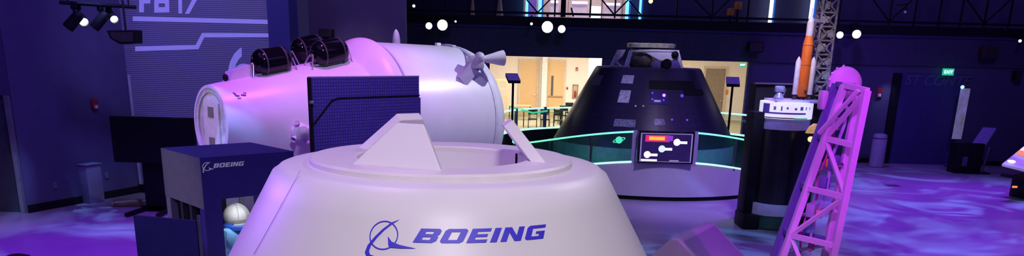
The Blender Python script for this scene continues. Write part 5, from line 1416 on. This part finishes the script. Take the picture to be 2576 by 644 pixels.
# violet wash over the hall floor
for loc, tgt, e, sz in (((-7, 13, 8), (-7, 12, 0), 3600, 75), ((6.5, 19, 8), (7.0, 18, 0), 2600, 75), ((13, 23, 8), (12.5, 20, 0), 4000, 80), ((9, 13, 8), (9, 12, 0), 2600, 75)):
    spot(loc, tgt, e, (.25, .012, 1.0), sz, 1.0, .5)
# moving-water gobos
gobo((-5, 9, 8.2), (-7.5, 12, 0), 3000, CYB, 62, 1.3, 3.2, (.52, .66))
gobo((-7, 15, 8.2), (-7.0, 16.6, 0), 2000, CYB, 40, 5.1, 4.0, (.46, .62))
gobo((5, 12, 8.2), (6.0, 14.0, 0), 2700, CYB, 72, 2.7, 3.0, (.48, .66))
gobo((12, 18, 8.2), (11.5, 20, 0), 4200, CYB, 74, 7.9, 3.0, (.48, .66))
gobo((7.5, 10, 8.2), (8.5, 13, 0), 2400, (.2, .45, 1.0), 60, 3.3, 3.4, (.48, .64))
gobo((2.6, 10.5, 8.2), (2.7, 12.6, 0), 1100, CYB, 44, 9.3, 3.6, (.46, .62))
# front capsule
spot((-5.4, 6.6, 4.2), (-1.4, 4.2, 2.1), 700, (.34, .09, 1.0), 56, .9, .7)
spot((-2.2, 4.9, 8.0), (-.6, 4.3, 2.6), 420, (.62, .30, 1.0), 40, .8, .4)
spot((.6, -1.5, 7.5), (-.1, 3.5, 2.0), 1450, (.95, .86, 1.0), 50, .9, .5)
spot((5.0, 8.5, 7.8), (-.2, 4.6, 2.7), 420, (.92, .84, 1.0), 22, .8, .25)
# module
spot((-3.2, 13.6, 8.3), (-3.4, 14.9, 2.6), 1250, (.72, .12, 1.0), 60, .9, .15)
spot((3.9, 16.6, 7.6), (-1.0, 17.0, 2.7), 1500, (.88, .86, 1.0), 36, .7, .04)
spot((-1.0, 7.5, 7.8), (-2.6, 15.6, 1.9), 1750, (.68, .54, 1.0), 40, .9, .3)
spot((-9.0, 9.0, 4.0), (-5.4, 13.9, 2.1), 620, (1.0, .92, .82), 16, .7, .2)
# boom, console, rocket, platform
spot((.9, 3.7, 5.0), (2.80, 6.95, 2.65), 620, (.62, .05, 1.0), 36, .6, .1)
spot((5.0, 3.6, 4.6), (2.95, 6.95, 2.7), 420, (.60, .04, 1.0), 22, .6, .1)
spot((2.2, 5.6, 7.6), (2.9, 7.1, 2.6), 380, (.72, .12, 1.0), 24, .6, .1)
spot((1.0, 8.6, 6.0), (2.7, 7.3, 2.2), 70, (.25, .3, 1.0), 30, .6, .1)
spot((5.2, 8.2, 5.5), (2.2, 8.7, 1.2), 120, (.36, .16, 1.0), 24, .8, .2)
spot((-1.8, 7.0, 5.5), (1.7, 8.4, 1.4), 110, (.75, .6, 1.0), 18, .8, .2)
spot((4.0, 13.0, 7.0), (5.9, 16.6, 3.8), 620, (1.0, .9, .85), 22, .8, .15)
spot((4.5, 14.0, 7.8), (4.4, 19.6, .6), 1500, (.60, .46, 1.0), 50, .9, .3)
spot((3.4, 17.5, 8.0), (4.0, 23, 3.7), 1300, (.75, .68, 1.0), 22, .8, .1)
# ribbed wall and left wall
spot((-6.0, 13.5, 7.5), (-7.2, YP, 3.2), 1000, (.32, .28, 1.0), 60, .9, .4)
spot((-6.0, 12.0, 8.0), (-9.4, 16.6, 2.6), 560, (.22, .10, 1.0), 60, .9, .4)
spot((-3.0, 16.0, 8.2), (-4.2, 21.5, 4.2), 520, (.40, .25, 1.0), 60, .9, .4)
# warm spill from beyond the left door
spot((-9.0, 13.0, 3.2), (-10.6, 15.0, 0), 80, (1.0, .62, .40), 60, 1.0, .3)
# kiosk
lp0 = kp(.5, .16, zw - .04); area(lp0, sp(0, 0, sh - .15), 3.2, (.95, .95, 1.0), .5, .12)
spot((-5.4, 4.5, 5.5), (-3.4, 8.4, 2.0), 330, (.30, .22, 1.0), 40, .9, .3)
spot((-7.5, 7.0, 4.5), (-3.9, 8.5, 1.9), 150, (.95, .85, .9), 22, .9, .3)
# right wall: pale streak of light
spot((12.55, 27.4, 3.15), (12.6, YB, 2.0), 45, (.40, .42, 1.0), 50, 1.0, .1)
spot((12, 19, 8), (13.5, YB, 2.5), 700, (.25, .14, 1.0), 80, 1.0, .4)
spot((2.5, 20, 8.2), (2.5, YB, 4.0), 260, (.22, .16, 1.0), 80, 1.0, .4)
spot((-.5, 17.5, 7.5), (-3.0, 19.9, 4.4), 520, (.9, .6, 1.0), 22, .8, .2)
# cafe
for x, e in ((-1, 300), (3.0, 440), (8, 220), (13, 90)):
    area((x, 38.0, ZO + .05), (x, 38.0, 0), e, (1.0, .93, .85), 2.2, 10)
for x, e in ((0.5, 80), (4.5, 110), (11, 40)):
    area((x, 41.5, ZO + .05), (x, 46, 1.6), e, (1.0, .93, .84), 2.4, .6)
area((3.0, 31.6, 3.2), (3.6, 34.0, 2.9), 90, (1, .86, .62), .8, .3)
for x_ in (6.0, 13.0, 19.0):
    area((x_, YG - .6, ZT - .2), (x_, YG, zm + .5), 60, (.25, .14, 1.0), 4, .4)
spot((9.5, 25.0, 8.2), (10.5, 25.8, 0), 1000, (.25, .06, 1.0), 90, 1.0, .4)
# gallery room
area(((xg0 + xg1) / 2, YG + .9, ZT - .3), ((xg0 + xg1) / 2, YG + 2.6, zm), 220, (.95, .8, .85), 3, 1)
# green glow of the railing on deck and capsule
for a_ in (.5, -.6):
    p = rp_(a_, .9, RR - .3); area(p, OC + up * .7, 2.5, (.15, .8, .65), 1.2, .2)

w = bpy.data.worlds.new('hall_ambient'); scene.world = w; w.use_nodes = True
w.node_tree.nodes['Background'].inputs['Color'].default_value = (.16, .12, .55, 1)
w.node_tree.nodes['Background'].inputs['Strength'].default_value = .10
# dim ambient bounce inside the closed hall
for x, y in ((-6, 10), (6, 10), (10, 20), (0, 20)):
    area((x, y, 8.3), (x, y, 0), 100, (.26, .18, 1.0), 6, 6)
scene.view_settings.view_transform = 'Standard'
scene.view_settings.look = 'None'
scene.view_settings.exposure = 0
try:
    scene.cycles.use_denoising = True
    scene.cycles.max_bounces = 7
    scene.cycles.transparent_max_bounces = 16
    scene.cycles.sample_clamp_indirect = 4
    scene.cycles.caustics_reflective = False
    scene.cycles.caustics_refractive = False
except Exception:
    pass
